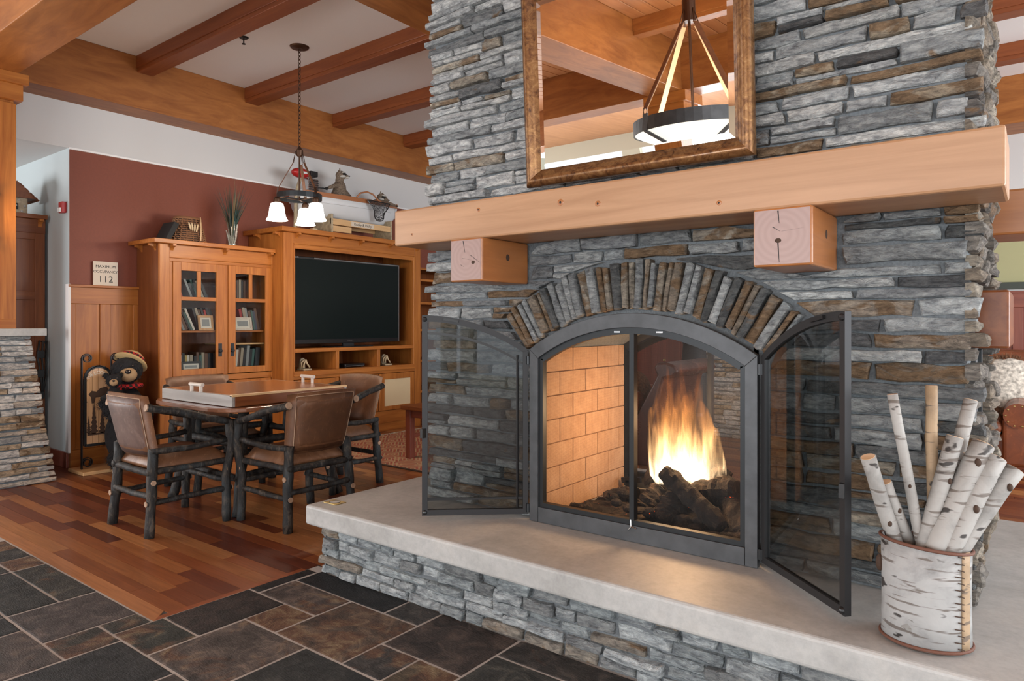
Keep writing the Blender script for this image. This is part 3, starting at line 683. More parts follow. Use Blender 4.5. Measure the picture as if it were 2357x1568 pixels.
def excl_side(u, z):
    if 1.69 < z < 1.87 and u < 2.76: return True
    if 1.20 < z < 1.43 and 2.84 < u < 3.36: return True
    return sideo[0]-.02 < u < sideo[1]+.02 and z < 1.22
for (a, b, c, d, sk) in lay(FY0-.0, FY1, .365, 3.42, excl_side, rs, lr=(.09,.26), edge=.01): stones.append(('R', a, b, c, d, 'rust', (0,0,0,0)))
def ssize(s):
    k, a, b, c, d, _, _ = s
    p = (((a+b)/2, FY0, (c+d)/2) if k == 'F' else (FX1, (a+b)/2, (c+d)/2)); q = proj(p)
    if not q or q[1] < -40 or q[0] > 2400: return 0
    f_ = .06 if k == 'R' else 1
    if k == 'F' and -1.87 < p[0] < -.85 and p[2] > 1.95: f_ = .02      # behind the mirror
    return (b-a)*(d-c)/q[2]**2*f_
stones.sort(key=lambda s: -ssize(s))
stuff = MB(); stuff.t = []
# arch voussoirs
ang = -36.6; vs_list = []
while ang < 36.6:
    wd = rs.uniform(1.35, 2.6); vs_list.append((ang, min(ang+wd, 36.8))); ang += wd
for (a0, a1) in vs_list:
    am = R((a0+a1)/2); U_ = Vector((math.cos(am), 0, -math.sin(am))); W_ = Vector((math.sin(am), 0, math.cos(am)))
    wid = 2*1.10*math.sin(R(a1-a0)/2); O_ = Vector((AC[0], FY0+.002, AC[1])); mb = MB()
    # the long axis is radial
    stone_mesh(mb, O_, W_, U_, -VY, RF+.010+rs.uniform(0,.018), RO-rs.uniform(0,.022), -wid/2+.0022, wid/2-.0022, .018+rs.uniform(0,.022), rs, back=.05, rough=1.2)
    mb.build('arch_stone', 'stone', fp, tint=pick('rust' if rs.random() < .30 else 'dark', rs))
nbig = 300
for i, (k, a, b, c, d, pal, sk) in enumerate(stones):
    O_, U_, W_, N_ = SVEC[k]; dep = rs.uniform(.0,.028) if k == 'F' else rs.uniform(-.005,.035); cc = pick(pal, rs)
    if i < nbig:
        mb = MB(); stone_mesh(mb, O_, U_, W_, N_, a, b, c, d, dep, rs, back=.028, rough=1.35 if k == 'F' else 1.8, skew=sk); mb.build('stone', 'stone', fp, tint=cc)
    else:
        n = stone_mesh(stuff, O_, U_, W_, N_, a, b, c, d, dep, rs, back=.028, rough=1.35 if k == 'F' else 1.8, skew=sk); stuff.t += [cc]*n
tag(stuff.build('stone_field', 'stone', fp, tint=1), kind='stuff')
# firebox lining: staggered fire bricks on both side walls
BL, BH = .243, .1165
for side, X in ((1, -1.905), (-1, -.868)):
    for j in range(9):
        z0 = .365 + j*BH; y = FY0+.03 - (BL/2 if j % 2 else 0)
        while y < FY1-.03:
            a = max(y, FY0+.03); b = min(y+BL, FY1-.03)
            if b-a > .02 and z0 < 1.24:
                x0, x1 = (X, X+.026) if side > 0 else (X-.026, X)
                MB().box(x0, x1, a+.0022, b-.0022, z0+.0022, min(z0+BH, 1.26)-.0022).build('fire_brick', 'firebrick', fp, bev=.002, seg=1)
            y += BL
    MB().box(X-.001 if side > 0 else X-.018, X+.018 if side > 0 else X+.001, FY0+.03, FY1-.03, .36, 1.25).build('brick_backing', 'fire_mortar', fp)
# timber lintel block on the right side, with the narrow glazed side opening under it
box_part('side_timber', 'cherry_dark_y', fp, FX1-.1, -.072, 2.86, 3.35, 1.215, 1.415, bev=.008)
MB().box(FX1-.06, FX1-.05, sideo[0], sideo[1], .36, 1.2).build('side_pane', 'door_glass', fp)
for yy in (sideo[0], sideo[1]-.03): box_part('side_pane_frame', 'steel_dark', fp, FX1-.07, FX1-.02, yy, yy+.03, .36, 1.2)
# rear opening frame, same shape as the front one
def frame_parts(t, Y, s):
    """steel surround at plane Y, s=-1 faces the camera side"""
    def yy(a, b): return (Y+s*b, Y+s*a) if s < 0 else (Y+a, Y+b)
    y0, y1 = yy(0, .03); xl, xr = -1.925, -.849
    arcp = lambda r_, half, n=20: [(AC[0]+r_*math.sin(R(-half+2*half*i/n)), AC[1]+r_*math.cos(R(-half+2*half*i/n))) for i in range(n+1)]
    hf = math.degrees(math.asin(.538/RF)); o_ = arcp(RF, hf); i_ = arcp(RF-.062, math.degrees(math.asin(.49/(RF-.062))))
    band = MB().prism([(x, y0, z) for x, z in o_] + [(x, y0, z) for x, z in i_[::-1]], (0, y1-y0, 0)); band.build('arch_band', 'steel', t, bev=.002)
    zt = o_[0][1]
    zi = i_[0][1]
    for a_, b_ in ((xl, i_[0][0]), (xr, i_[-1][0])): MB().prism([(a_, y0, .362), (b_, y0, .362), (b_, y0, zi), (a_, y0, zt)], (0, y1-y0, 0)).build('jamb', 'steel', t, bev=.002)
    MB().box(xl+.05, xr-.05, y0, y1, .362, .432).build('base_rail', 'steel', t, bev=.002)
    y0, y1 = yy(-.012, .018)
    i2 = arcp(RF-.062, math.degrees(math.asin(.488/(RF-.062)))); i3 = arcp(RF-.09, math.degrees(math.asin(.462/(RF-.09))))
    MB().prism([(x, y0, z) for x, z in i2] + [(x, y0, z) for x, z in i3[::-1]], (0, y1-y0, 0)).build('inner_arch', 'steel_dark', t)
    for x0 in (xl+.050, xr-.050-.020): MB().box(x0, x0+.020, y0, y1, .432, zt-.045).build('inner_stile', 'steel_dark', t)
    MB().box(xl+.07, xr-.07, y0, y1, .432, .452).build('inner_sill', 'steel_dark', t)
    MB().box(AC[0]-.011, AC[0]+.011, y0-.004, y1, .452, AC[1]+RF-.088).build('center_bar', 'steel_dark', t)
    for q in (-.085, .115): MB().box(AC[0]+q, AC[0]+q+.03, min(y0,y1)-.006, min(y0,y1), AC[1]+RF-.085, AC[1]+RF-.078).build('clip', 'chrome', t)
    ym = Y - s*.02
    n = 14; mp = [(AC[0]+(RF-.085)*math.sin(R(-31+62*i/n)), AC[1]+(RF-.085)*math.cos(R(-31+62*i/n))) for i in range(n+1)]
    pts = [(-.875,.44)] + [(-.88, mp[-1][1])] + mp[::-1] + [(-1.895, mp[0][1])] + [(-1.895,.44)]
    MB().add([(x, ym, z) for x, z in pts], [tuple(range(len(pts)))]).build('mesh_screen', 'wire_mesh', t)
ff = thing('fireplace_door_set', 'arched grey steel fireplace frame with two open glass doors', 'fireplace screen', (AC[0], 2.68, .36))
frame_parts(ff, 2.69, -1)
fr = thing('fireplace_door_set', 'steel frame with mesh around the far opening behind the flames', 'fireplace screen', (AC[0], 3.56, .36))
frame_parts(fr, 3.57, 1)
MB().tube([(AC[0]-.002,2.665,.455),(AC[0]+.004,2.655,.43),(AC[0]-.008,2.65,.41),(AC[0]+.0,2.655,.43),(AC[0]+.03,2.652,.425)], .0022, 5).build('wire_tie', 'chrome', ff)
# doors: half an arch each, hinged at the jambs
def glass_door(hx, hy, fx, fy, s):
    d = Vector((fx-hx, fy-hy, 0)); L = d.length; d.normalize(); nrm = Vector((-d.y, d.x, 0)) * s; z0 = .388; th = .022
    zh = AC[1] + math.sqrt((RF-.005)**2 - (.534)**2)
    def ztop(q): return AC[1] + math.sqrt((RF-.005)**2 - ((1-q)*.534)**2)
    H0 = Vector((hx, hy, 0))
    def P(q, z, t_=0): return H0 + d*(q*L) + Vector((0,0,z)) + nrm*t_
    N = 14; sw = .026; qs = sw/L
    outer = [P(i/N, ztop(i/N)) for i in range(N+1)]; inner = [P(qs+(1-2*qs)*i/N, ztop(qs+(1-2*qs)*i/N)-sw*1.15) for i in range(N+1)]
    mb = MB().prism(outer + inner[::-1], nrm*th)
    mb.prism([P(0,z0), P(qs,z0), P(qs,ztop(qs)-sw), P(0,ztop(0)-.002)], nrm*th); mb.prism([P(1-qs,z0), P(1,z0), P(1,ztop(1)-.002), P(1-qs,ztop(1-qs)-sw)], nrm*th); mb.prism([P(qs,z0), P(1-qs,z0), P(1-qs,z0+sw), P(qs,z0+sw)], nrm*th)
    dr = mb.build('glass_door', 'steel_door', ff)
    gp = [P(qs*.8,z0+sw*.8), P(1-qs*.8,z0+sw*.8)] + [P(1-qs*.8-(1-1.6*qs)*i/N, ztop(1-qs*.8-(1-1.6*qs)*i/N)-sw*.9) for i in range(N+1)]
    sub(MB().prism([p + nrm*.009 for p in gp], nrm*.004), 'pane', 'door_glass', dr)
    sub(MB().box(*(lambda c: (c.x-.008,c.x+.008,c.y-.02,c.y+.006,c.z-.022,c.z+.022))(P(1-qs*.4, .78))), 'latch', 'black', dr)
    c = P(1-qs*.5, ztop(1)-.02); sub(MB().ell(c, (.012,.012,.012), 8, 6), 'corner_bolt', 'black', dr)
    c = P(1-qs*.5, z0+.015); sub(MB().ell(c, (.012,.012,.012), 8, 6), 'corner_bolt', 'black', dr)
    sub(MB().bar(P(.66, ztop(.66)-.012, -.004), P(.80, ztop(.80)-.012, -.004), .012, .012), 'catch', 'black', dr)
    for z in (z0+.03, zh-.05): sub(MB().tube([P(0,z-.02), P(0,z+.02)], .011, 8), 'hinge', 'steel_dark', dr)
    if s > 0: return
    # thin black bars inset from the door frame
    b = MB(); pts = [P(qs+(1-2*qs)*i/N, ztop(qs+(1-2*qs)*i/N)-.085, .012) for i in range(N+1)]
    for p, q in zip(pts, pts[1:]): b.bar(p, q, .009, .012)
    b.bar(P(.10,z0+.03,.012), P(.10,ztop(.10)-.06,.012), .009, .014); b.bar(P(qs,z0+.075,.012), P(1-qs,z0+.075,.012), .009, .012)
    sub(b, 'retaining_bar', 'black', dr)
glass_door(-1.936, 2.668, -2.318, 2.335, -1)
glass_door(-.838, 2.668, -.474, 2.328, 1)
# ------------------------------------------------------------------ hearth
HZ = .36
he = thing('hearth', 'raised hearth with a pale concrete slab on grey ledge stone', 'hearth', (-1.3, 3.1, 0))
HX0, HX1, HY0, HY1 = -3.02, .75, 2.188, 4.06
MB().box(HX0, HX1, HY0, HY1, .258, HZ).build('slab', 'concrete', he, bev=.014, seg=3)
MB().box(HX0+.075, HX1-.05, HY0+.085, HY1-.05, -.01, .262).build('core', 'mortar', he)
hs = [('F', a, b, c, d) for (a, b, c, d, sk) in lay(HX0+.05, HX1-.1, .0, .258, lambda u, w_: False, rs, hr=(.040,.062), lr=(.10,.27), edge=.02)]
for (k, a, b, c, d) in hs:
    mb = MB(); stone_mesh(mb, Vector((0, HY0+.075, 0)), VX, VZ, -VY, a, b, max(c,.004), d, rs.uniform(.0,.028), rs, back=.02, rough=1.4); mb.build('stone', 'stone', he, tint=pick('hearth', rs))
for (a, b, c, d, sk) in lay(HY0+.06, HY1-.1, .0, .258, lambda u, w_: False, rs, hr=(.040,.062), lr=(.10,.27), edge=.0):
    mb = MB(); stone_mesh(mb, Vector((HX0+.066, 0, 0)), VY, VZ, -VX, a, b, max(c,.004), d, rs.uniform(.0,.02), rs, back=.02); mb.build('stone', 'stone', he, tint=pick('hearth', rs))
pq = [onz(*p, HZ) for p in ((743,1158),(768,1150),(802,1155),(770,1166))]
cxp = sum((p for p in pq), Vector((0,0,0)))/4
MB().box(cxp.x-.05, cxp.x+.05, cxp.y-.035, cxp.y+.035, HZ, HZ+.003).build('brass_outlet_plate', 'brass', he, bev=.001)
MB().lathe([(0,0),(.026,0),(.026,.0012),(0,.0012)], 20, (cxp.x, cxp.y, HZ+.003)).build('outlet_cap', 'concrete', he)
MB().torus((cxp.x, cxp.y, HZ+.0035), .027, .0016, 20, 5).build('outlet_ring', 'steel_dark', he)
# ------------------------------------------------------------------ mantel
mt = thing('mantel_beam', 'pale knotty cedar mantel beam across the stone fireplace', 'mantel', (-1.3, 2.5, 1.69))
MB().box(-2.577, -.069, 2.40, FY0+.01, 1.690, 1.868).build('beam', 'cedar_x', mt, bev=.009, seg=2)
for (px, py, r_) in ((1101,483,.010),(1290,466,.014),(1376,469,.012),(1655,467,.009),(948,540,.006)):
    p = ony(px, py, 2.40)
    MB().ell((p.x, 2.40, p.z), (r_*1.1, .0018, r_), 12, 6).build('knot', 'cedar_side_x', mt); MB().ell((p.x, 2.3995, p.z), (r_*.45, .002, r_*.5), 10, 6).build('knot_core', 'black_matte', mt)
for i, (xc, l) in enumerate(((-2.074,'left'),(-.676,'right'))):
    t = thing('mantel_corbel', 'square cedar corbel block with cracked end grain under the %s part of the mantel' % l, 'corbel', (xc, 2.5, 1.60), group='mantel corbels')
    MB().box(xc-.096, xc+.096, 2.372, FY0+.02, 1.492, 1.689).build('block', 'cedar_side_y', t, bev=.008)
    MB().box(xc-.089, xc+.089, 2.3695, 2.3725, 1.499, 1.682).build('end_face', 'end_grain', t)
    cr = MB()
    if i == 0: segs = [((-.015,.088),(-.004,.035)),((-.02,.01),(.05,-.005)),((.03,.02),(.085,-.015)),((-.03,-.02),(-.01,-.03))]
    else: segs = [((-.012,.088),(-.008,.045)),((-.03,.035),(-.005,.018)),((0,.018),(.07,.025)),((-.012,-.02),(-.008,-.085))]
    for a, b in segs: cr.prism([(xc+a[0]-.0022,2.3690,1.59+a[1]),(xc+a[0]+.0022,2.3690,1.59+a[1]),(xc+b[0]+.0006,2.3690,1.59+b[1]),(xc+b[0]-.0006,2.3690,1.59+b[1])], (0,.003,0))
    cr.build('crack', 'black_matte', t)
    MB().ell((xc+(.045 if i == 0 else -.012), 2.3695, 1.59-(.012)), (.011,.002,.008), 10, 6).build('knot', 'wicker_dark', t)
    MB().ell((xc+.096, 2.56, 1.61), (.002,.014,.016), 10, 6).build('knot', 'wicker_dark', t)
mr = tag(MB().box(-2.5, -.02, FY1-.02, FY1+.32, 1.672, 1.86).build('mantel_beam', 'cedar_side_x', None, bev=.009), 'rear cedar mantel end sticking out past the chimney at right', 'mantel')
# ------------------------------------------------------------------ firebox: ash bed, logs, flames
def lump(name, mat, c, r, seed, amp=.25, nu=14, nv=9, rot=None, parent=None):
    mb = MB().ell((0,0,0), r, nu, nv, rot)
    mb.v = [tuple(Vector(v)*(1+amp*(mnoise.noise(Vector(v)*9+Vector((seed,seed*.7,0)))))+Vector(c)) for v in mb.v]
    return mb.build(name, mat, parent, smooth=False)
def burnlog(a, b, r, label, mat='burnt', seed=0, end=None):
    a = Vector(a); b = Vector(b); n = 16; path = []; rad = []
    for i in range(n+1):
        f_ = i/n; p = a.lerp(b, f_); nn = mnoise.noise_vector(p*6+Vector((seed,0,0)))*.014; path.append(p+nn); rad.append(r*(1+.20*mnoise.noise(Vector((f_*9, seed, 0)))))
    rad[0] *= .8; rad[-1] *= .8
    t = thing('fire_log', label, 'log', tuple(a), group='logs in the fire')
    MB().tube(path, rad, 15, wob=.11, seed=seed).build('charred_wood', mat, t)
    return t
Z0 = .40
ash = MB(); n1, n2 = 34, 22
for j in range(n2+1):
    for i in range(n1+1):
        x = -1.86 + .97*i/n1; y = FY0+.045 + (FY1-FY0-.09)*j/n2
        d = math.exp(-((x+1.25)/.34)**2-((y-3.08)/.26)**2); h = .362 + .075*d + .028*abs(mnoise.noise(Vector((x*14,y*14,0)))) + .02*mnoise.noise(Vector((x*40,y*40,3)))
        ash.v.append((x, y, max(.363, h)))
ash.f = [(j*(n1+1)+i, j*(n1+1)+i+1, (j+1)*(n1+1)+i+1, (j+1)*(n1+1)+i) for j in range(n2) for i in range(n1)]
ashb = tag(ash.build('ash_bed', 'ember', None), 'glowing bed of ash and charred bark in the firebox', 'ashes', kind='stuff')
def fpt(px, py, Y): return ony(px, py, Y)
burnlog(fpt(1492,1085,3.20), fpt(1560,1130,3.30), .062, 'short upright charred log stub at the left of the flames', seed=1)
burnlog(fpt(1530,1085,2.98), fpt(1660,1210,2.86), .042, 'long charred log leaning diagonally across the front of the fire', seed=2)
burnlog(fpt(1575,1085,3.18), fpt(1650,1105,3.25), .045, 'small charred log on top of the pile under the flames', 'burnt', seed=3)
burnlog(fpt(1590,1140,3.10), fpt(1700,1130,3.05), .062, 'thick charred log lying across the middle of the fire', seed=4)
burnlog(fpt(1655,1090,3.22), fpt(1715,1235,2.86), .050, 'charred log leaning down at the right end of the fire', 'ember', seed=5)
burnlog(fpt(1520,1210,2.90), fpt(1570,1130,3.05), .060, 'thick dark charred log standing in front left of the fire', seed=6)
burnlog(fpt(1560,1240,2.80), fpt(1720,1250,2.80), .036, 'low charred log along the front sill of the fire', seed=7)
burnlog(fpt(1465,1190,2.98), fpt(1520,1130,3.12), .052, 'charred log just right of the center bar', seed=8)
burnlog(fpt(1390,1145,3.18), fpt(1470,1140,3.22), .038, 'grey charred log lying left of the center bar', seed=9)
burnlog(fpt(1295,1165,2.98), fpt(1360,1180,2.92), .024, 'thin charred log end at the far left of the ashes', seed=10)
burnlog(fpt(1690,1130,3.30), fpt(1735,1180,3.20), .040, 'dark charred log behind the right end of the pile', seed=12)
for k in range(26):
    x = rs.uniform(-1.80,-1.25); y = rs.uniform(2.85,3.3)
    if k > 16: x = rs.uniform(-1.25,-.95); y = rs.uniform(2.80,2.95)
    o = lump('coal_chunk', 'ember' if k % 4 == 0 else 'burnt', (x, y, .40+rs.uniform(0,.04)), (rs.uniform(.02,.05), rs.uniform(.02,.05), rs.uniform(.012,.025)), k, .6, 9, 6, parent=ashb)
# grate bar end at the back
gt = tag(MB().bar(fpt(1432,1105,3.45), fpt(1475,1105,3.45), .02, .03).bar(fpt(1445,1105,3.45), fpt(1445,1130,3.45), .02, .02).build('log_grate', 'iron', None), 'iron log grate bar behind the center bar of the fireplace', 'grate')
# flames: glowing volumes shaped like tongues
fl_base = Vector((-1.29, 3.13, .50))
fm = MB()
def tongue(x, y, z0, h, r, lean, seed):
    path = []; rad = []
    for i in range(11):
        f_ = i/10; path.append((x+lean*f_*f_*h+.012*math.sin(f_*6+seed)*f_, y+.012*math.cos(f_*5+seed)*f_, z0+h*f_)); rad.append(r*(max(.02, (math.sin(math.pi*min(1, .20+f_*.80)))**.75)))
    fm.tube(path, rad, 12)
tong = [(x_-.075,)+tuple(r_) for x_, *r_ in [(-1.36,3.12,.52,.42,.085,.02),(-1.26,3.14,.50,.50,.080,.0),(-1.20,3.12,.50,.44,.075,.06),(-1.40,3.12,.54,.36,.05,-.10),(-1.13,3.15,.48,.34,.055,.05),(-1.30,3.17,.52,.55,.045,-.06),(-1.36,3.13,.56,.52,.035,-.02),(-1.22,3.16,.52,.58,.035,.05),(-1.27,3.10,.52,.30,.085,.0),(-1.42,3.10,.55,.50,.026,.04),(-1.33,3.08,.55,.62,.022,.0),(-1.24,3.10,.55,.64,.024,-.05),(-1.17,3.10,.52,.56,.022,-.02),(-1.38,3.16,.55,.58,.020,.05)]]
for i, a in enumerate(tong): tongue(*a[:6], i*1.7)
fo = fm.build('flame', 'flame', None, remesh=.011, loc=(-1.365,3.13,.50))
tag(fo, 'tall bright yellow-orange flames rising from the burning logs', 'fire')
pl = bpy.data.lights.new('fire_light', 'POINT'); pl.energy = 16; pl.color = (1,.60,.30); pl.shadow_soft_size = .10
po = bpy.data.objects.new('fire_light', pl); col.objects.link(po); po.location = (-1.37, 3.15, .84)
# ------------------------------------------------------------------ mirror above the mantel, leaning forward slightly
TL = R(3.1)
mi = thing('wall_mirror', 'large mirror in a gold-brown antique wooden frame above the mantel', 'mirror', (-1.36, 2.60, 1.869))
def mp(u, v, h=0):      # u along X, v up the tilted plane, h towards the room
    return Vector((u, 2.645 - v*math.sin(TL) - h*math.cos(TL), 1.875 + v*math.cos(TL) - h*math.sin(TL)*.0))
U0, U1, V0, V1, FWD = -1.910, -.846, .065, .985, .078
prof = [(0,0),(0,.022),(.008,.034),(.022,.040),(.036,.036),(.048,.026),(.056,.024),(.064,.016),(.070,.010),(.078,.008),(.078,0)]
def fring(e, h): return [mp(U0+e, V0+e, h), mp(U1-e, V0+e, h), mp(U1-e, V1-e, h), mp(U0+e, V1-e, h)]
rings = [fring(e, h) for e, h in prof]
for s_, nm in ((0,'frame_bottom'),(1,'frame_right'),(2,'frame_top'),(3,'frame_left')):
    mb = MB(); q = (s_+1) % 4
    mb.add([r_[s_] for r_ in rings] + [r_[q] for r_ in rings], [(i, i+1, len(prof)+i+1, len(prof)+i) for i in range(len(prof)-1)])
    mb.build('frame_rail', 'mirror_frame', mi, smooth=True)
a = fring(.074, .008); b = fring(.100, .0115)
MB().add(b, [(0,1,2,3)]).build('mirror_pane', 'mirror_glass', mi)
MB().add(a + b, [(i, (i+1) % 4, 4+(i+1) % 4, 4+i) for i in range(4)]).build('bevel_edge', 'mirror_glass', mi)
MB().prism([mp(U0+.01,V0+.01,0), mp(U1-.01,V0+.01,0), mp(U1-.01,V1-.01,0), mp(U0+.01,V1-.01,0)], (0,.008,0)).build('backing', 'black_matte', mi)
# ------------------------------------------------------------------ log chairs with leather
def leather_back():
    """wrapped backrest shell, local: back at -Y, leaning back; returns mesh builder (closed slab, rounded)"""
    mb = MB(); nu, nv = 10, 8
    def S(u, v, side):
        hw = .235 + .035*v; x = (u*2-1)*hw; z = .475 + .385*v
        bow = .055*(1-(u*2-1)**2); y = -.215 - .085*v - bow + .03
        ed = min(1, min(u, 1-u)*9) * min(1, min(v, 1-v)*7+.35)
        return Vector((x, y + side*.028*ed, z + (.012*(1-(u*2-1)**2) if v > .9 else 0)))
    for side in (-1, 1):
        for j in range(nv+1):
            for i in range(nu+1): mb.v.append(tuple(S(i/nu, j/nv, side)))
    o2 = (nu+1)*(nv+1); I = lambda i, j, s_: s_*o2 + j*(nu+1)+i
    for j in range(nv):
        for i in range(nu):
            mb.f.append((I(i,j,0), I(i+1,j,0), I(i+1,j+1,0), I(i,j+1,0))); mb.f.append((I(i,j,1), I(i,j+1,1), I(i+1,j+1,1), I(i+1,j,1)))
    for i in range(nu): mb.f += [(I(i,0,0), I(i,0,1), I(i+1,0,1), I(i+1,0,0)), (I(i,nv,0), I(i+1,nv,0), I(i+1,nv,1), I(i,nv,1))]
    for j in range(nv): mb.f += [(I(0,j,0), I(0,j+1,0), I(0,j+1,1), I(0,j,1)), (I(nu,j,0), I(nu,j,1), I(nu,j+1,1), I(nu,j+1,0))]
    return mb, S
def logpart(name, t, path, r, seed, n=9):
    pts = [Vector(p) for p in path]; fine = []; rad = []
    for a, b in zip(pts, pts[1:]):
        k = max(2, int((b-a).length/.06))
        for i in range(k): fine.append(a.lerp(b, i/k))
    fine.append(pts[-1]); m = len(fine)
    for i, p in enumerate(fine):
        nn = mnoise.noise_vector(p*9+Vector((seed*3.1,0,0)))*.005; fine[i] = p+nn; rad.append(r*(1+.13*mnoise.noise(Vector((i*.9, seed*2.3, 0)))+.04*math.sin(i*1.7+seed)))
    return MB().tube(fine, rad, n, wob=.05, seed=seed).build(name, 'bark', t, smooth=True)
def cut_end(t, p, d, r):
    d = Vector(d).normalized(); p = Vector(p); MB().tube([p-d*.004, p+d*.0035], r, 10).build('cut_end', 'chair_end', t)
def make_chair(label):
    t = thing('log_armchair', label, 'chair', group='log armchairs around the game table')
    mb, S = leather_back(); bk = mb.build('backrest', 'leather', t, smooth=True)
    # outer back panel of worn leather and its stitched seam
    p = MB(); nu, nv = 8, 6
    for j in range(nv+1):
        for i in range(nu+1):
            v = S(.08+.84*i/nu, .04+.90*j/nv, -1); p.v.append((v.x, v.y-.0035, v.z))
    p.f = [(j*(nu+1)+i, j*(nu+1)+i+1, (j+1)*(nu+1)+i+1, (j+1)*(nu+1)+i) for j in range(nv) for i in range(nu)]
    q = p.build('outer_back', 'leather_back', t, smooth=True); m_ = q.modifiers.new('th', 'SOLIDIFY'); m_.thickness = .003
    for u in (.08, .92): MB().tube([S(u, .03+.92*j/8, -1)+Vector((0,-.005,0)) for j in range(9)], .0022, 5).build('seam', 'stitch', t)
    MB().tube([S(.08+.84*j/8, .95, -1)+Vector((0,-.004,0)) for j in range(9)], .0022, 5).build('seam', 'stitch', t)
    # seat cushion
    c = MB(); n = 10
    for j in range(n+1):
        for i in range(n+1):
            a = i/n*2-1; b = j/n*2-1; x = a*(.235+.018*(b+1)/2); y = b*.235+.015; k = (1-a**6)*(1-b**6); c.v.append((x, y, .425+.068*k**.55))
    c.f = [(j*(n+1)+i, j*(n+1)+i+1, (j+1)*(n+1)+i+1, (j+1)*(n+1)+i) for j in range(n) for i in range(n)]
    base = len(c.v)
    for j in range(n+1):
        for i in range(n+1):
            v = c.v[j*(n+1)+i]; c.v.append((v[0], v[1], .405))
    c.f += [(base+j*(n+1)+i, base+(j+1)*(n+1)+i, base+(j+1)*(n+1)+i+1, base+j*(n+1)+i+1) for j in range(n) for i in range(n)]
    per = [i for i in range(n+1)] + [(j)*(n+1)+n for j in range(1, n+1)] + [n*(n+1)+i for i in range(n-1, -1, -1)] + [j*(n+1) for j in range(n-1, 0, -1)]
    c.f += [(per[i], per[(i+1) % len(per)], per[(i+1) % len(per)]+base, per[i]+base) for i in range(len(per))]
    c.build('seat', 'leather', t, smooth=True)
    for s in (-1, 1):
        logpart('leg', t, [(s*.255,-.255,0),(s*.24,-.235,.25),(s*.225,-.222,.53)], .030, 1+s)
        logpart('leg', t, [(s*.272,.235,0),(s*.262,.238,.3),(s*.285,.262,.50),(s*.278,.250,.66)], .028, 4+s)
        logpart('arm', t, [(s*.262,-.275,.79),(s*.288,-.10,.755),(s*.292,.10,.69),(s*.275,.285,.645)], .024, 7+s)
        logpart('arm_rail', t, [(s*.245,-.235,.52),(s*.27,.0,.515),(s*.27,.24,.535)], .019, 10+s)
        logpart('side_stretcher', t, [(s*.245,-.27,.205),(s*.255,.0,.21),(s*.262,.27,.215)], .018, 13+s)
        logpart('seat_rail', t, [(s*.232,-.26,.392),(s*.25,.28,.395)], .021, 16+s)
        cut_end(t, (s*.263,-.280,.792), (0,-1,.2), .023); cut_end(t, (s*.274,.289,.644), (0,1,-.2), .022)
        cut_end(t, (s*.245,-.272,.205), (0,-1,0), .017); cut_end(t, (s*.262,.272,.215), (0,1,0), .017)
        cut_end(t, (s*.286,.24,.345), (s,0,0), .015); cut_end(t, (s*.266,-.236,.33), (s,0,0), .016)
    logpart('stretcher', t, [(-.255,-.245,.245),(.0,-.25,.24),(.255,-.245,.245)], .018, 21); logpart('stretcher', t, [(-.27,.237,.265),(.27,.237,.265)], .018, 22)
    logpart('seat_rail', t, [(-.235,-.235,.385),(.235,-.235,.385)], .022, 23); logpart('seat_rail', t, [(-.255,.245,.385),(.255,.245,.385)], .022, 24)
    return t
CH_ = [(-4.525, 2.235, 0, 'log armchair with a worn mauve-grey leather back, nearest the floor tiles'),
       (-3.945, 2.800, 90, 'log armchair with a scuffed brown leather back, nearest the stone hearth'),
       (-4.520, 3.560, 180, 'log armchair facing us beyond the table, in front of the patterned rug'),
       (-5.270, 2.960, -90, 'log armchair mostly hidden behind the game table, in front of the bookcase')]
proto = None
for (x, y, rz, l) in CH_:
    if proto is None: proto = make_chair(l); o = proto
    else: o = copy_tree(proto)
    o['label'] = l; o.location = (x, y, 0); o.rotation_euler = (0, 0, R(rz))
    if o is not proto:
        for ch in o.children:
            if ch.name.startswith('outer_back'): ch.material_slots[0].link = 'OBJECT'; ch.material_slots[0].material = M['leather_brown']
# ------------------------------------------------------------------ game table with log base
tb = thing('game_table', 'game table with a rounded wooden top on crossed dark log legs', 'table', (-4.70, 2.97, 0))
tx, ty = -4.70, 2.97
pts = []
for k in range(48):
    a = 2*math.pi*k/48; c, s = math.cos(a), math.sin(a); p = 5.0; r = 1/((abs(c)**p+abs(s)**p)**(1/p)); pts.append((tx+.575*r*c, ty+.575*r*s, .712))
MB().prism(pts, (0,0,.030)).build('table_top', 'tabletop', tb, bev=.006)
for k, (sx, sy) in enumerate(((-1,-1),(1,-1),(1,1),(-1,1))):
    logpart('leg', tb, [(tx+sx*.44, ty+sy*.42, 0),(tx+sx*.36, ty+sy*.34,.35),(tx+sx*.32, ty+sy*.30,.705)], .036, 40+k, 10)
for k, z in enumerate((.46, .24)):
    f = .345 if k == 0 else .385
    for j in range(4):
        q = [(-1,-1),(1,-1),(1,1),(-1,1)]; a, b = q[j], q[(j+1) % 4]
        logpart('stretcher', tb, [(tx+a[0]*f, ty+a[1]*f*.95, z+.02*(j % 2)),(tx+b[0]*f, ty+b[1]*f*.95, z+.02*(j % 2))], .026, 50+k*4+j)
logpart('cross_brace', tb, [(tx-.33,ty-.31,.5),(tx+.36,ty+.34,.22)], .022, 60); logpart('cross_brace', tb, [(tx+.33,ty-.31,.5),(tx-.36,ty+.34,.22)], .022, 61)
bd = thing('game_board_cover', 'square lift-off game board cover with two white handles on the table', 'board', (tx, ty, .744))
bx, by, hb = -4.70, 2.965, .475
def frame_side(b, m): MB().box(*b).build('side_board', m, bd, bev=.003)
frame_side((bx-hb,bx+hb,by-hb,by-hb+.022,.745,.822), 'grey_wood'); frame_side((bx-hb,bx+hb,by+hb-.022,by+hb,.745,.822), 'grey_wood')
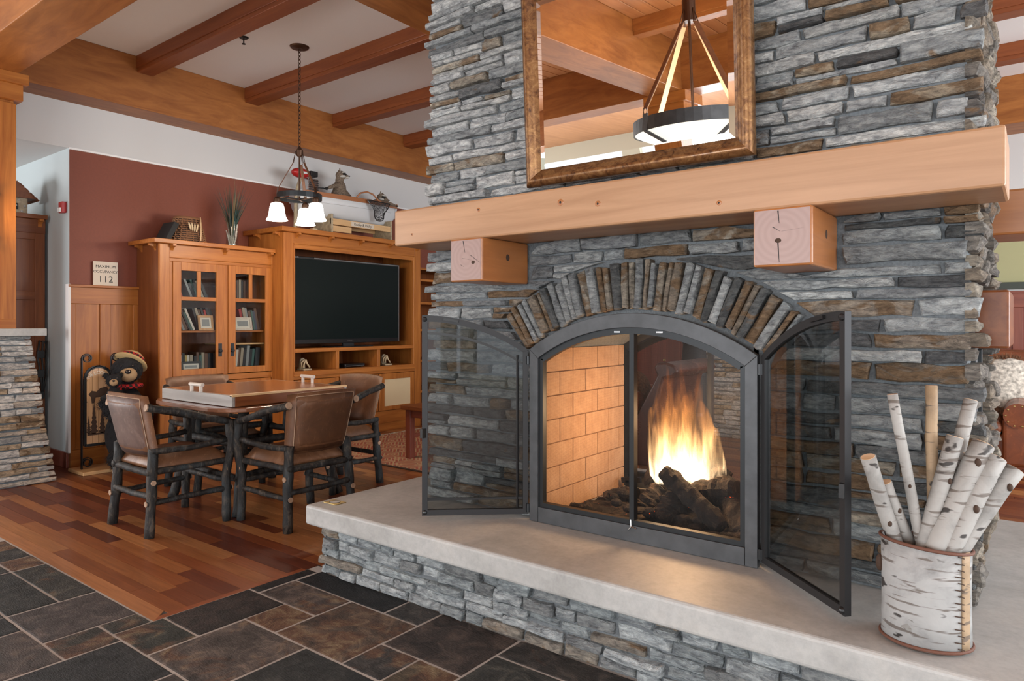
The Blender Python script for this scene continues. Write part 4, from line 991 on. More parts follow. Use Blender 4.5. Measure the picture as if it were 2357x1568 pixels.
frame_side((bx-hb,bx-hb+.022,by-hb+.022,by+hb-.022,.745,.822), 'pale_wood'); frame_side((bx+hb-.022,bx+hb,by-hb+.022,by+hb-.022,.745,.822), 'cherry_dark_y')
MB().box(bx+hb-.03,bx+hb+.004,by-hb,by+hb,.812,.828).build('edge_strip', 'pine_y', bd, bev=.002)
MB().box(bx-hb+.022,bx+hb-.03,by-hb+.022,by+hb-.022,.80,.823).build('board_panel', 'board_top', bd)
for yy in (by-hb+.011, by+hb-.011):
    h = MB().tube([(bx-.085,yy,.872),(bx+.085,yy,.872)], .0135, 10).build('handle', 'pale_wood', bd, smooth=False)
    for xx in (-.062,.062): sub(MB().tube([(bx+xx,yy,.82),(bx+xx,yy,.864)], .0125, 10), 'handle_post', 'pale_wood', h)
# ------------------------------------------------------------------ bookcase
XF = -6.45
bc = thing('bookcase', 'cherry bookcase with two glazed doors and a bracketed top against the red wall', 'bookcase', (-6.68, 3.71, 0))
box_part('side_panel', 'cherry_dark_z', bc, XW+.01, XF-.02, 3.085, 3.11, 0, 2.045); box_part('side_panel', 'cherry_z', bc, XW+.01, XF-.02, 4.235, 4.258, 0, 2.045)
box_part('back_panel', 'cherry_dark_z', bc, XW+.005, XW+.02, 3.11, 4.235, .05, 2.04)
box_part('corner_post', 'cherry_z', bc, XF-.035, XF, 3.083, 3.175, 0, 2.045); box_part('corner_post', 'cherry_z', bc, XF-.03, XF-.002, 4.285-.03, 4.335-.03, 0, 2.045)
box_part('frieze', 'cherry_y', bc, XF-.03, XF-.004, 3.175, 4.258, 1.925, 2.045); box_part('frieze_bead', 'cherry_y', bc, XF-.03, XF+.004, 3.175, 4.258, 1.918, 1.928)
box_part('top_rail', 'cherry_y', bc, XF-.03, XF-.006, 3.175, 4.258, 1.885, 1.918); box_part('mid_rail', 'cherry_y', bc, XF-.03, XF-.006, 3.175, 4.258, .735, .792)
box_part('mullion', 'cherry_z', bc, XF-.03, XF-.008, 3.715, 3.760, .792, 1.885)
for a, b in ((3.175,3.203),(4.268-.01,4.258)): 
    if b > a: box_part('stile', 'cherry_z', bc, XF-.03, XF-.008, a, b, .792, 1.885)
tp = MB().box(XW+.005, XF+.062, 3.005, 4.262, 2.045, 2.085).build('top_board', 'cherry_y', bc, bev=.004)
def bracket(t, x, y, z, d, depth=.062, h=.062, wd=.032):
    """quarter-round bracket hanging under a top board; d = outward direction"""
    d = Vector(d); s = d.cross(VZ); o = Vector((x, y, z)) - s*wd/2
    pr = [(0,0),(depth,0),(depth,-.020)] + [(depth*(1-math.sin(R(a)))*1.0, -.020-(h-.020)*(1-math.cos(R(a)))*1.0) for a in (30,60,85)] + [(0,-h)]
    MB().prism([o + d*a + VZ*b for a, b in pr], s*wd).build('bracket', 'cherry_z', t, bev=.002)
for y in (3.195, 3.725, 4.225): bracket(bc, XF-.004, y, 2.045, VX)
for x in (XF-.09, XF-.36): bracket(bc, x, 3.085, 2.045, -VY)
for z in (1.232, 1.545, .83): box_part('shelf', 'cherry_y', bc, XW+.02, XF-.05, 3.11, 4.235, z-.02, z)
box_part('shelf', 'pine_y', bc, XW+.02, XF-.06, 3.76, 4.235, 1.083, 1.098)
def gdoor(y0, y1, hy):
    d = MB().box(XF-.022,XF+.004,y0,y0+.078,.800,1.884).box(XF-.022,XF+.004,y1-.078,y1,.800,1.884).box(XF-.022,XF+.004,y0+.078,y1-.078,1.805,1.884).box(XF-.022,XF+.004,y0+.078,y1-.078,.800,.862).build('door', 'cherry_z', bc, bev=.002)
    a, b = y0+.078, y1-.078; m = (a+b)/2
    sub(MB().box(XF-.018,XF+.002,a,b,1.520,1.556), 'rail', 'cherry_y', d, bev=.002); sub(MB().box(XF-.018,XF+.002,m-.019,m+.019,1.556,1.805), 'muntin', 'cherry_z', d, bev=.002)
    for (p, q, r_, s_) in ((a,m-.019,1.556,1.805),(m+.019,b,1.556,1.805),(a,b,.862,1.520)): sub(MB().box(XF-.012,XF-.008,p,q,r_,s_), 'pane', 'cab_glass', d)
    h = MB().box(XF+.004,XF+.008,hy-.018,hy+.018,.972,1.102).box(XF+.008,XF+.020,hy-.008,hy+.010,1.022,1.050)
    sub(h, 'handle', 'iron', d); sub(MB().torus((XF+.020,hy,1.030),.015,.004,14,6,Matrix.Rotation(R(80),3,'Y')), 'ring_pull', 'iron', d)
gdoor(3.205, 3.713, 3.672); gdoor(3.762, 4.257, 3.803)
for a, b in ((3.19,3.715),(3.735,4.245)):
    d = MB().box(XF-.022,XF+.002,a,b,.10,.73).build('lower_door', 'cherry_z', bc, bev=.003); sub(MB().box(XF+.002,XF+.004,a+.08,b-.08,.19,.64), 'door_panel', 'cherry_z', d)
box_part('plinth', 'cherry_dark_y', bc, XF-.06, XF-.03, 3.11, 4.235, 0, .10)
# books
bk_n = 0
def book(y, z, w_, h, d, lean, ci, where, x=None):
    global bk_n
    x1 = (XF-.075) if x is None else x; ca, sa = math.cos(lean), math.sin(lean)
    def P(a, b): return (y + a*ca - b*sa*-1*0 + b*sa, z + b*ca - a*sa + (w_*sa if lean > 0 else 0))
    q = [P(0,0), P(w_,0), P(w_,h), P(0,h)]
    if lean < 0: q = [(yy, zz + 0) for yy, zz in q]; mz = min(zz for _, zz in q); q = [(yy, zz-mz+z) for yy, zz in q]
    else: mz = min(zz for _, zz in q); q = [(yy, zz-mz+z) for yy, zz in q]
    t = MB().prism([(x1, a, b) for a, b in q], (-d,0,0)).build('book', 'book_%d' % ci, None, bev=.0015)
    bk_n += 1
    return tag(t, None, 'book', 'books in the glazed bookcase')
ORD = ['first','second','third','fourth','fifth','sixth','seventh','eighth','ninth','tenth','eleventh','twelfth','thirteenth','fourteenth','fifteenth','sixteenth']
rb = random.Random(5)
def row(y0, y1, z, hs, ws, lean, cols, where):
    y = y0; i = 0
    while y < y1:
        w_ = rb.uniform(*ws); h = rb.uniform(*hs); ci = cols[i % len(cols)]
        if y + w_ > y1: break
        o = book(y, z, w_, h, rb.uniform(.12,.17), lean, ci, where, XF-.075-rb.uniform(0,.02))
        o['label'] = '%s %s book, %s from left %s' % ('leaning' if abs(lean) > .05 else 'upright', BOOKC[ci][3], ORD[min(i,15)], where)
        y += w_/math.cos(lean)+.0025; i += 1
row(3.215, 3.36, 1.546, (.17,.21), (.020,.034), -.42, [1,0,2,0,1,7], 'on top shelf, far left pane')
row(3.42, 3.60, 1.546, (.15,.20), (.018,.032), -.40, [7,1,3,1,5,1], 'on top shelf, second pane')
row(3.255, 3.48, 1.233, (.19,.24), (.018,.034), -.42, [2,3,1,7,6,1,3], 'on middle shelf, left door')
row(3.50, 3.69, 1.233, (.20,.23), (.018,.028), -.30, [1,5,6,1,0,1], 'behind the orange frame, middle shelf')
row(3.285, 3.70, .831, (.14,.19), (.018,.034), .0, [6,7,1,8,2,5,1,6,3,5,6,1,1,6], 'on bottom shelf, left door')
row(3.86, 4.02, 1.546, (.15,.21), (.018,.024), .0, [6,1,6,5,1,6], 'on top shelf, right door')
row(3.97, 4.19, 1.233, (.20,.25), (.02,.034), -.20, [0,5,7,6,3,4,6], 'on middle shelf, right door')
row(3.85, 4.19, .831, (.20,.24), (.020,.034), .10, [0,2,6,5,1,7,1,3,1,1,6], 'on bottom shelf, right door')
def picture(y, z, w_, h, fm_, lab, x=XF-.050, lean=.18, white=True):
    t = thing('picture_frame', lab, 'picture frame', (x, y, z), group='picture frames in the bookcase')
    def P(a, b, d): return (x - b*math.sin(lean) + d*math.cos(lean), y+a, z + b*math.cos(lean))
    def slab(nm, m, a0, a1, b0, b1, d0, d1): 
        MB().prism([P(a0,b0,d0),P(a1,b0,d0),P(a1,b1,d0),P(a0,b1,d0)], (Vector(P(0,0,d1))-Vector(P(0,0,d0)))).build(nm, m, t)
    e = .022
    slab('rail', fm_, 0,w_,0,e,0,.012); slab('rail', fm_, 0,w_,h-e,h,0,.012); slab('stile', fm_, 0,e,e,h-e,0,.012); slab('stile', fm_, w_-e,w_,e,h-e,0,.012)
    slab('mat', 'paper', e,w_-e,e,h-e,0,.004); slab('print', 'book_7' if white else 'book_5', e+.018,w_-e-.018,e+.018,h-e-.018,.004,.005)
    return t
picture(3.480, 1.233, .155, .15, 'pine_z', 'small orange wood picture frame on the middle shelf behind the left door')
picture(3.855, 1.233, .20, .135, 'pale_wood', 'pale wood picture frame on the middle shelf behind the right door')
picture(3.305, .831, .20, .105, 'black', 'dark picture frame with a white print on the bottom shelf behind the left door', lean=.12)
# ------------------------------------------------------------------ television cabinet
XT = -6.25
tv = thing('television_cabinet', 'cherry television cabinet with a bracketed top and three open cubbies', 'cabinet', (-6.58, 5.27, 0))
box_part('side_panel', 'cherry_z', tv, XW+.01, XT-.03, 4.268, 4.29, 0, 2.26); box_part('side_panel', 'cherry_z', tv, XW+.01, XT-.03, 6.225, 6.25, 0, 2.26)
box_part('corner_post', 'cherry_z', tv, XT-.035, XT, 4.266, 4.385, 0, 2.26); box_part('corner_post', 'cherry_z', tv, XT-.035, XT, 6.168, 6.27, 0, 2.26)
box_part('inner_trim', 'cherry_z', tv, XT-.03, XT+.006, 4.385, 4.40, .79, 2.14); box_part('inner_trim', 'cherry_z', tv, XT-.03, XT+.006, 6.138, 6.168, .79, 2.14)
box_part('frieze', 'cherry_y', tv, XT-.03, XT-.004, 4.385, 6.168, 2.155, 2.26); box_part('frieze_bead', 'cherry_y', tv, XT-.03, XT+.008, 4.385, 6.168, 2.145, 2.157); box_part('head_rail', 'cherry_y', tv, XT-.03, XT+.002, 4.40, 6.138, 2.095, 2.145)
box_part('top_board', 'cherry_y', tv, XW+.005, XT+.062, 4.205, 6.335, 2.262, 2.312)
for y in (4.425, 4.86, 5.29, 5.74, 6.20): bracket(tv, XT-.004, y, 2.262, VX)
for x in (XT-.09, XT-.45): bracket(tv, x, 4.268, 2.262, -VY, wd=.04)
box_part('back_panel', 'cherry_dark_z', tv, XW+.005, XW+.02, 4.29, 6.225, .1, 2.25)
box_part('television_shelf', 'cherry_y', tv, XW+.02, XT+.004, 4.40, 6.138, .990, 1.030); box_part('cubby_floor', 'cherry_y', tv, XW+.02, XT+.012, 4.385, 6.168, .735, .790)
for y in (4.962, 5.572): box_part('cubby_divider', 'cherry_z', tv, XW+.02, XT+.002, y-.02, y+.02, .790, .990)
box_part('bottom_rail', 'cherry_y', tv, XT-.03, XT-.004, 4.385, 6.168, .10, .245); box_part('rail', 'cherry_y', tv, XT-.03, XT-.002, 4.385, 6.168, .70, .735)
box_part('plinth', 'cherry_y', tv, XT-.05, XT-.02, 4.29, 6.25, 0, .10)
for (a, b) in ((4.40,4.975),(4.99,5.56),(5.575,6.16)):
    d = MB().box(XT-.022,XT+.004,a,a+.085,.25,.695).box(XT-.022,XT+.004,b-.065,b,.25,.695).box(XT-.022,XT+.004,a+.085,b-.065,.625,.695).box(XT-.022,XT+.004,a+.085,b-.065,.25,.30).build('door', 'cherry_z', tv, bev=.002)
    sub(MB().box(XT-.016,XT-.006,a+.085,b-.065,.30,.625), 'speaker_cloth', 'cream_cloth', d)
ts = thing('television', 'large black flat screen television on a glossy stand in the cabinet', 'television', (-6.40, 5.25, 1.03))
tX = -6.37; tA, tB = 4.435, 6.015
MB().box(tX-.06, tX, tA, tB, 1.075, 2.035).build('housing', 'tv_bezel', ts, bev=.006)
MB().box(tX, tX+.003, tA+.022, tB-.022, 1.125, 2.010).build('screen', 'tv_screen', ts)
MB().box(tX, tX+.0022, tB-.014, tB-.004, 1.08, 2.03).build('edge_strip', 'tv_edge', ts); MB().box(tX, tX+.0022, tA+.3, tB-.01, 2.018, 2.03).build('edge_strip', 'tv_edge', ts)
MB().box(tX-.04, tX-.02, 5.15, 5.31, 1.04, 1.09).build('stand_neck', 'black', ts); MB().box(tX-.16, tX+.10, 4.96, 5.50, 1.031, 1.042).build('stand_base', 'tv_bezel', ts, bev=.003)
def text(s, name, size, mat, parent, loc, rot, ext=.0008, align='CENTER', font=None, spacing=1.0):
    cu = bpy.data.curves.new('t', 'FONT'); cu.body = s; cu.size = size; cu.align_x = align; cu.align_y = 'CENTER'; cu.extrude = ext; cu.space_character = spacing
    o = bpy.data.objects.new('t', cu); col.objects.link(o); dg = bpy.context.evaluated_depsgraph_get()
    me = bpy.data.meshes.new_from_object(o.evaluated_get(dg)); bpy.data.objects.remove(o); bpy.data.curves.remove(cu)
    me.materials.clear(); me.materials.append(M[mat]); ob = bpy.data.objects.new(name, me); col.objects.link(ob)
    ob.location = Vector(loc) - (wloc(parent) if parent else Vector((0,0,0))); ob.rotation_euler = rot; ob.parent = parent
    return ob
FACEX = (R(90), 0, R(90))       # text facing +X
text('SHARP', 'maker_name', .026, 'chrome', ts, (tX+.0012, 5.23, 1.100), FACEX)
text('AQUOS', 'series_name', .018, 'chrome', ts, (tX+.0012, 4.50, 2.022), FACEX)
# things in the cubbies
def antler_bookend(y, z, lab):
    t = thing('bookend', lab, 'bookend', (-6.36, y, z), group='bookends in the cubbies')
    MB().box(-6.42,-6.30,y-.055,y+.055,z,z+.018).build('base', 'antler', t, bev=.006)
    MB().prism([(-6.40,y-.05,z+.018),(-6.40,y+.02,z+.018),(-6.40,y+.02,z+.10),(-6.40,y+.005,z+.135),(-6.40,y-.03,z+.135),(-6.40,y-.05,z+.10)], (.03,0,0)).build('plate', 'antler', t, bev=.008)
    for s in (-1, 1): MB().tube([(-6.36+s*.008,y-.03+s*.006,z+.03),(-6.35,y-.025+s*.02,z+.09),(-6.345,y+.0+s*.008,z+.115),(-6.34,y+.02,z+.07),(-6.335,y+.05,z+.03)], [.008,.010,.009,.008,.010], 8).build('antler', 'bone', t, smooth=True)
antler_bookend(4.60, .790, 'antler bookend in the left cubby under the television'); antler_bookend(5.78, .790, 'antler bookend in the right cubby under the television')
t = thing('media_player', 'flat black media player in the middle cubby', 'media player', (-6.38, 5.28, .79))
MB().box(-6.52,-6.32,5.12,5.42,.796,.835).build('case', 'tv_bezel', t, bev=.010); MB().box(-6.321,-6.3185,5.14,5.40,.806,.812).build('disc_slot', 'tv_edge', t); MB().box(-6.50,-6.34,5.14,5.16,.79,.797).box(-6.50,-6.34,5.38,5.40,.79,.797).build('foot', 'rubber', t)
# right neighbour shelf unit, just a sliver beside the chimney
su = thing('shelf_unit', 'cherry shelf unit sliver visible between television cabinet and chimney', 'shelf', (-6.6, 6.6, 0))
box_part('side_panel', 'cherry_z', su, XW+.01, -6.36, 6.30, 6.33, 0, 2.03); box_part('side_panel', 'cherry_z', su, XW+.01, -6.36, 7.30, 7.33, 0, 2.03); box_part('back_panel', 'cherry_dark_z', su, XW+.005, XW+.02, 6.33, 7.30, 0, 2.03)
for z in (.4,.8,1.2,1.55,1.85,2.0): box_part('shelf', 'cherry_y', su, XW+.02, -6.36, 6.33, 7.30, z, z+.03)
# ------------------------------------------------------------------ sign, alarm, sprinkler
sg = thing('occupancy_sign', 'cream maximum occupancy sign standing on the wainscot cap', 'sign', (XW+.03, 2.80, 1.653))
MB().box(XW+.022, XW+.028, 2.690, 2.905, 1.653, 1.875).build('plate', 'sign_cream', sg, bev=.001)
text('MAXIMUM', 'lettering', .036, 'ink', sg, (XW+.0285, 2.7975, 1.828), FACEX, spacing=1.05); text('OCCUPANCY', 'lettering', .034, 'ink', sg, (XW+.0285, 2.7975, 1.781), FACEX); n_ = text('112', 'number', .082, 'ink', sg, (XW+.0285, 2.7975, 1.709), FACEX, spacing=1.08)
al = thing('fire_alarm', 'red and white fire alarm strobe on the pale blue wall', 'alarm', (-7.0, 2.49, 2.35))
MB().box(-7.045,-6.965,2.46,2.50,2.30,2.40).build('housing', 'red_plastic', al, bev=.006); MB().box(-7.035,-6.975,2.445,2.46,2.305,2.345).build('strobe_lens', 'white_plastic', al, bev=.004)
sp_ = onz(561, 86, ZC); t = thing('sprinkler', 'black ceiling sprinkler head beside the first cross beam', 'sprinkler', (sp_.x, sp_.y, ZC-.03))
MB().lathe([(0,-.012),(.03,-.012),(.042,0),(0,0)], 18, (sp_.x, sp_.y, ZC)).build('escutcheon', 'iron', t); MB().lathe([(0,-.06),(.016,-.06),(.016,-.055),(.005,-.052),(.006,-.012),(0,-.012)], 12, (sp_.x, sp_.y, ZC)).build('head', 'iron', t)
# ------------------------------------------------------------------ pendant lamp
PX, PY = -5.23, 3.73
pd = thing('pendant_lamp', 'three-light pendant with white glass bell shades hanging on a chain', 'pendant lamp', (PX, PY, 2.17))
MB().lathe([(0,-.022),(.03,-.022),(.075,-.012),(.085,0),(0,0)], 24, (PX,PY,ZC)).build('canopy', 'bronze', pd, smooth=False)
z = ZC-.035; k = 0; link = None
while z > 2.875:
    Mx = Matrix.Rotation(R(90),3,'X') if k % 2 == 0 else (Matrix.Rotation(R(90),3,'Z') @ Matrix.Rotation(R(90),3,'X'))
    mb = MB().torus((0,0,0), .0145, .0036, 10, 5); mb.v = [(v[0]*.72, v[1]*1.35, v[2]) for v in mb.v]; mb.v = [tuple(Mx @ Vector(v) + Vector((PX,PY,z))) for v in mb.v]; mb.build('chain_link', 'bronze', pd, smooth=True)
    z -= .0325; k += 1
MB().lathe([(0,-.075),(.018,-.075),(.030,-.065),(.032,-.02),(.02,-.005),(.006,.02),(0,.02)], 14, (PX,PY,2.865)).build('hub', 'bronze', pd)
MB().tube([(PX,PY,2.80),(PX,PY,2.40)], .008, 8).build('stem', 'bronze', pd)
RR = .195; zr = 2.43
MB().lathe([(RR-.004,-.024),(RR,-.024),(RR,.024),(RR-.004,.024)], 36, (PX,PY,zr), closed=True).build('ring_band', 'steel_dark', pd, smooth=False)
angs = [math.atan2(FW.y, FW.x) + a for a in (R(2), R(122), R(242))]
for a in angs:
    d = Vector((math.cos(a), math.sin(a), 0)); s = Vector((-d.y, d.x, 0)); c0 = Vector((PX,PY,0))
    A = c0 + d*.055 + VZ*2.73; B = c0 + d*(RR-.01) + VZ*2.49
    hk = MB().tube([c0+d*.034+VZ*2.835, A+s*.012, A-s*.012, c0+d*.034+VZ*2.835], .003, 5).build('hook', 'bronze', pd)
    MB().bar(A, B, .024, .005, up=d).build('strap', 'brown_strap', pd); MB().bar(B+VZ*.01, c0+d*RR+VZ*2.44, .028, .006, up=d).build('buckle', 'bronze', pd)
    MB().tube([c0+VZ*2.40, c0+d*RR*.95+VZ*2.415], .004, 6).build('spoke', 'bronze', pd)
    sc = c0 + d*RR
    MB().lathe([(0,.0),(.018,.0),(.030,-.02),(.032,-.055),(.0,-.055)], 16, (sc.x,sc.y,2.412)).build('socket', 'bronze', pd)
    prof_ = [(.030,0),(.052,-.010),(.062,-.045),(.068,-.09),(.075,-.125),(.092,-.155),(.089,-.156),(.071,-.125),(.063,-.09),(.057,-.045),(.048,-.014),(.028,-.005)]
    MB().lathe(prof_, 24, (sc.x,sc.y,2.362), closed=True).build('shade', 'shade_glass', pd, smooth=True)
    L_ = bpy.data.lights.new('pendant_light', 'POINT'); L_.energy = 9; L_.color = (1,.80,.58); L_.shadow_soft_size = .05; lo = bpy.data.objects.new('pendant_light', L_); col.objects.link(lo); lo.location = (sc.x, sc.y, 2.17)
# ------------------------------------------------------------------ chandelier behind the camera, seen in the mirror
cx, cy, cz = -2.12, .07, 2.57
cd = thing('bowl_chandelier', 'bowl chandelier on leather straps reflected in the mirror', 'chandelier', (cx, cy, 2.4))
MB().lathe([(.455,-.05),(.462,-.05),(.462,.05),(.455,.05)], 48, (cx,cy,cz), closed=True).build('ring_band', 'steel', cd)
MB().lathe([(0,-.17),(.16,-.155),(.30,-.115),(.40,-.07),(.450,-.045),(.450,-.035),(.39,-.06),(.30,-.1),(.16,-.14),(0,-.155)], 40, (cx,cy,cz)).build('glass_bowl', 'bowl_glass', cd, smooth=True)
MB().tube([(cx,cy,cz-.18),(cx,cy,ZC)], .011, 10).build('stem', 'bronze', cd); MB().lathe([(0,-.07),(.05,-.07),(.05,.09),(0,.09)], 18, (cx,cy,3.42)).build('hub', 'bronze', cd); MB().lathe([(0,-.03),(.06,-.03),(.10,0),(0,0)], 18, (cx,cy,ZC)).build('canopy', 'bronze', cd)
for k in range(4):
    a = R(28+90*k); d = Vector((math.cos(a), math.sin(a), 0)); c0 = Vector((cx,cy,0)); A = c0+d*.075+VZ*3.33; B = c0+d*.45+VZ*(cz+.11); s = Vector((-d.y,d.x,0))
    MB().tube([c0+d*.05+VZ*3.44, A+s*.022, A-s*.022, c0+d*.05+VZ*3.44], .004, 5).build('hook', 'bronze', cd)
    st = MB().bar(A, B, .050, .006, up=d).build('strap', 'brown_strap', cd); sub(MB().bar(A-d*.006, B-d*.006, .048, .004, up=d), 'strap_lining', 'tan_strap', st)
    MB().torus(B-VZ*.02, .022, .004, 14, 5, Matrix.Rotation(a,3,'Z') @ Matrix.Rotation(R(90),3,'Y')).build('buckle', 'bronze', cd); MB().bar(B-VZ*.035, c0+d*.462+VZ*(cz-.05), .055, .010, up=d).build('clasp', 'steel', cd)
    MB().bar(c0+d*.458+VZ*(cz-.05), c0+d*.28+VZ*(cz-.13), .045, .006, up=VZ).build('bowl_clip', 'steel', cd)
L_ = bpy.data.lights.new('chandelier_light', 'POINT'); L_.energy = 22; L_.color = (1,.85,.65); L_.shadow_soft_size = .05; lo = bpy.data.objects.new('chandelier_light', L_); col.objects.link(lo); lo.location = (cx, cy, 2.49)
# ------------------------------------------------------------------ battered stone piers
def pier(name, label, x0, x1, y0, y1, zt, bat, sides, cap=True, pal='pier', lr=(.10,.30), hr=(.04,.065)):
    """stone pier with sloping sides; x0..y1 is the foot, bat the inward slope at the top"""
    t = thing(name, label, 'stone pier', ((x0+x1)/2, (y0+y1)/2, 0)); r = random.Random(21)
    i_ = .03
    b = [(x0+i_,y0+i_,0),(x1-i_,y0+i_,0),(x1-i_,y1-i_,0),(x0+i_,y1-i_,0)]; tp = [(x0+i_+bat,y0+i_+bat,zt),(x1-i_-bat,y0+i_+bat,zt),(x1-i_-bat,y1-i_-bat,zt),(x0+i_+bat,y1-i_-bat,zt)]
    MB().add(b+tp, [(0,3,2,1),(4,5,6,7),(0,1,5,4),(1,2,6,5),(2,3,7,6),(3,0,4,7)]).build('core', 'mortar', t)
    sl = math.sqrt(zt*zt+bat*bat)
    for s in sides:
        if s == 'x': O_ = Vector((x1-.016,0,0)); U_ = VY; N0 = VX; a, b_ = y0, y1
        elif s == '-y': O_ = Vector((0,y0+.016,0)); U_ = VX; N0 = -VY; a, b_ = x0, x1
        W_ = (VZ*zt - N0*bat).normalized(); N_ = (N0*zt + VZ*bat).normalized()
        for (u0, u1, w0, w1, sk) in lay(a, b_, .0, sl, lambda u, w_: u < a+bat*w_/sl or u > b_-bat*w_/sl, r, hr=hr, lr=lr, edge=.012):
            if u1-u0 < .03: continue
            mb = MB(); stone_mesh(mb, O_, U_, W_, N_, u0-.012, u1+.012 if u1 > b_-bat-.06 else u1, max(w0,.003), w1, r.uniform(0,.022), r, back=.02, rough=1.3, skew=(0,0,0,0)); mb.build('stone', 'stone', t, tint=pick(pal, r))
    if cap: MB().box(x0+bat-.08, x1-bat+.08, y0+bat-.08, y1-bat+.10, zt, zt+.06).build('cap_slab', 'concrete', t, bev=.004)
    return t
pier('stone_pier', 'stacked tan and grey stone pier with a concrete cap at the left edge', -7.20, -6.43, 1.42, 2.225, 1.20, .14, ['x', '-y'])
pier('stone_pier', 'pale stacked stone pier seen through the fireplace opening', -3.10, -1.85, 7.70, 8.35, 1.55, .06, ['-y'], cap=True, lr=(.12,.40))
# panelled column with sconce above the pier
cl = thing('panelled_column', 'panelled cherry column with a stepped capital at the left edge', 'column', (-6.75, 1.7, 1.26))
CXf = -6.50; CY1 = 1.972
MB().box(-6.96, CXf-.02, 1.46, CY1-.012, 1.26, 3.08).build('shaft', 'cherry_z', cl)
box_part('stile', 'cherry_z', cl, CXf-.02, CXf, CY1-.125, CY1, 1.262, 3.06); box_part('stile', 'cherry_z', cl, CXf-.02, CXf, 1.46, 1.55, 1.262, 3.06)
box_part('base_rail', 'cherry_y', cl, CXf-.02, CXf+.003, 1.46, CY1, 1.26, 1.335); box_part('top_rail', 'cherry_y', cl, CXf-.02, CXf, 1.55, CY1-.125, 2.98, 3.06)
box_part('panel_bead', 'pine_z', cl, CXf-.02, CXf-.010, CY1-.132, CY1-.125, 1.335, 2.98)
box_part('capital', 'cherry_y', cl, -7.0, CXf+.045, 1.40, CY1+.035, 3.08, 3.205); box_part('capital', 'cherry_y', cl, -7.05, CXf+.075, 1.36, CY1+.065, 3.205, ZB)
sc = thing('wall_sconce', 'lit glass wall sconce on the panelled column at the left edge', 'sconce', (CXf, 1.72, 1.95))
MB().box(CXf+.002, CXf+.05, 1.58, 1.842, 1.985, 2.30).build('shade', 'sconce_glass', sc, bev=.006); box_part('frame_rail', 'bronze', sc, CXf+.0, CXf+.055, 1.57, 1.85, 2.30, 2.325); box_part('frame_rail', 'bronze', sc, CXf+.0, CXf+.055, 1.57, 1.85, 1.965, 1.985)
L_ = bpy.data.lights.new('sconce_light', 'POINT'); L_.energy = 7; L_.color = (1,.72,.42); L_.shadow_soft_size = .06; lo = bpy.data.objects.new('sconce_light', L_); col.objects.link(lo); lo.location = (CXf+.12, 1.72, 2.15)
# dark cabinet in the passage, birdhouse, cable
dc = thing('passage_cabinet', 'dark cherry cabinet with panelled side in the passage behind the pier', 'cabinet', (-7.8, 2.2, 0))
DX = -7.40
MB().box(-8.2, DX-.015, 1.80, 2.475, 0, 2.25).build('body', 'cherry_dark_z', dc)
for b in ((DX-.015,DX,2.395,2.475,0,2.25),(DX-.015,DX,1.80,1.90,0,2.25)): box_part('stile', 'cherry_dark_z', dc, *b)
for b in ((DX-.015,DX,1.90,2.395,2.08,2.25),(DX-.015,DX,1.90,2.395,1.52,1.60),(DX-.015,DX,1.90,2.395,0,.2)): box_part('rail', 'cherry_dark_y', dc, *b)
box_part('cornice', 'cherry_dark_y', dc, -8.25, DX+.06, 1.74, 2.477, 2.27, 2.31); box_part('frieze', 'cherry_dark_y', dc, -8.2, DX+.01, 1.79, 2.475, 2.14, 2.27)
bracket(dc, DX+.01, 2.43, 2.27, VX, .05, .07)
bh = thing('birdhouse', 'small log birdhouse with a shingled roof on the dark cabinet', 'birdhouse', (-7.5, 2.27, 2.31))
MB().box(-7.62,-7.40,2.14,2.335,2.31,2.46).build('walls', 'antler', bh, bev=.004)
MB().prism([(-7.65,2.08,2.45),(-7.65,2.40,2.45),(-7.65,2.24,2.60)], (.29,0,0)).build('roof', 'cherry_dark_x', bh)
for k in range(4): MB().bar((-7.36+.0,2.40-.04*k,2.452+.0375*k),(-7.66,2.40-.04*k,2.452+.0375*k),.044,.008,up=(0,.68,.73)).build('shingle', 'cherry_dark_x', bh)
MB().box(-7.398,-7.394,2.21,2.26,2.345,2.40).build('entrance', 'black_matte', bh)
for k in range(8): MB().ell((-7.398, 2.15+.023*k, 2.33+.05*(k % 3)), (.008,.012,.010), 8, 5).build('pebble', 'concrete', bh)
cb = thing('cable_bundle', 'black hanging cables and switches beside the stone pier', 'cable', (-7.36, 2.44, .9))
for k in range(3): MB().tube([(-7.385+.004*k,2.46,1.12),(-7.37,2.42+.03*k,1.14),(-7.36,2.40+.035*k,1.0),(-7.36,2.43+.02*k,.8),(-7.36,2.44,.62)], .008, 6).build('cable', 'rubber', cb, smooth=True)
for z in (.60,.80,.98): box_part('switch_box', 'black', cb, -7.39, -7.345, 2.40, 2.455, z, z+.07)
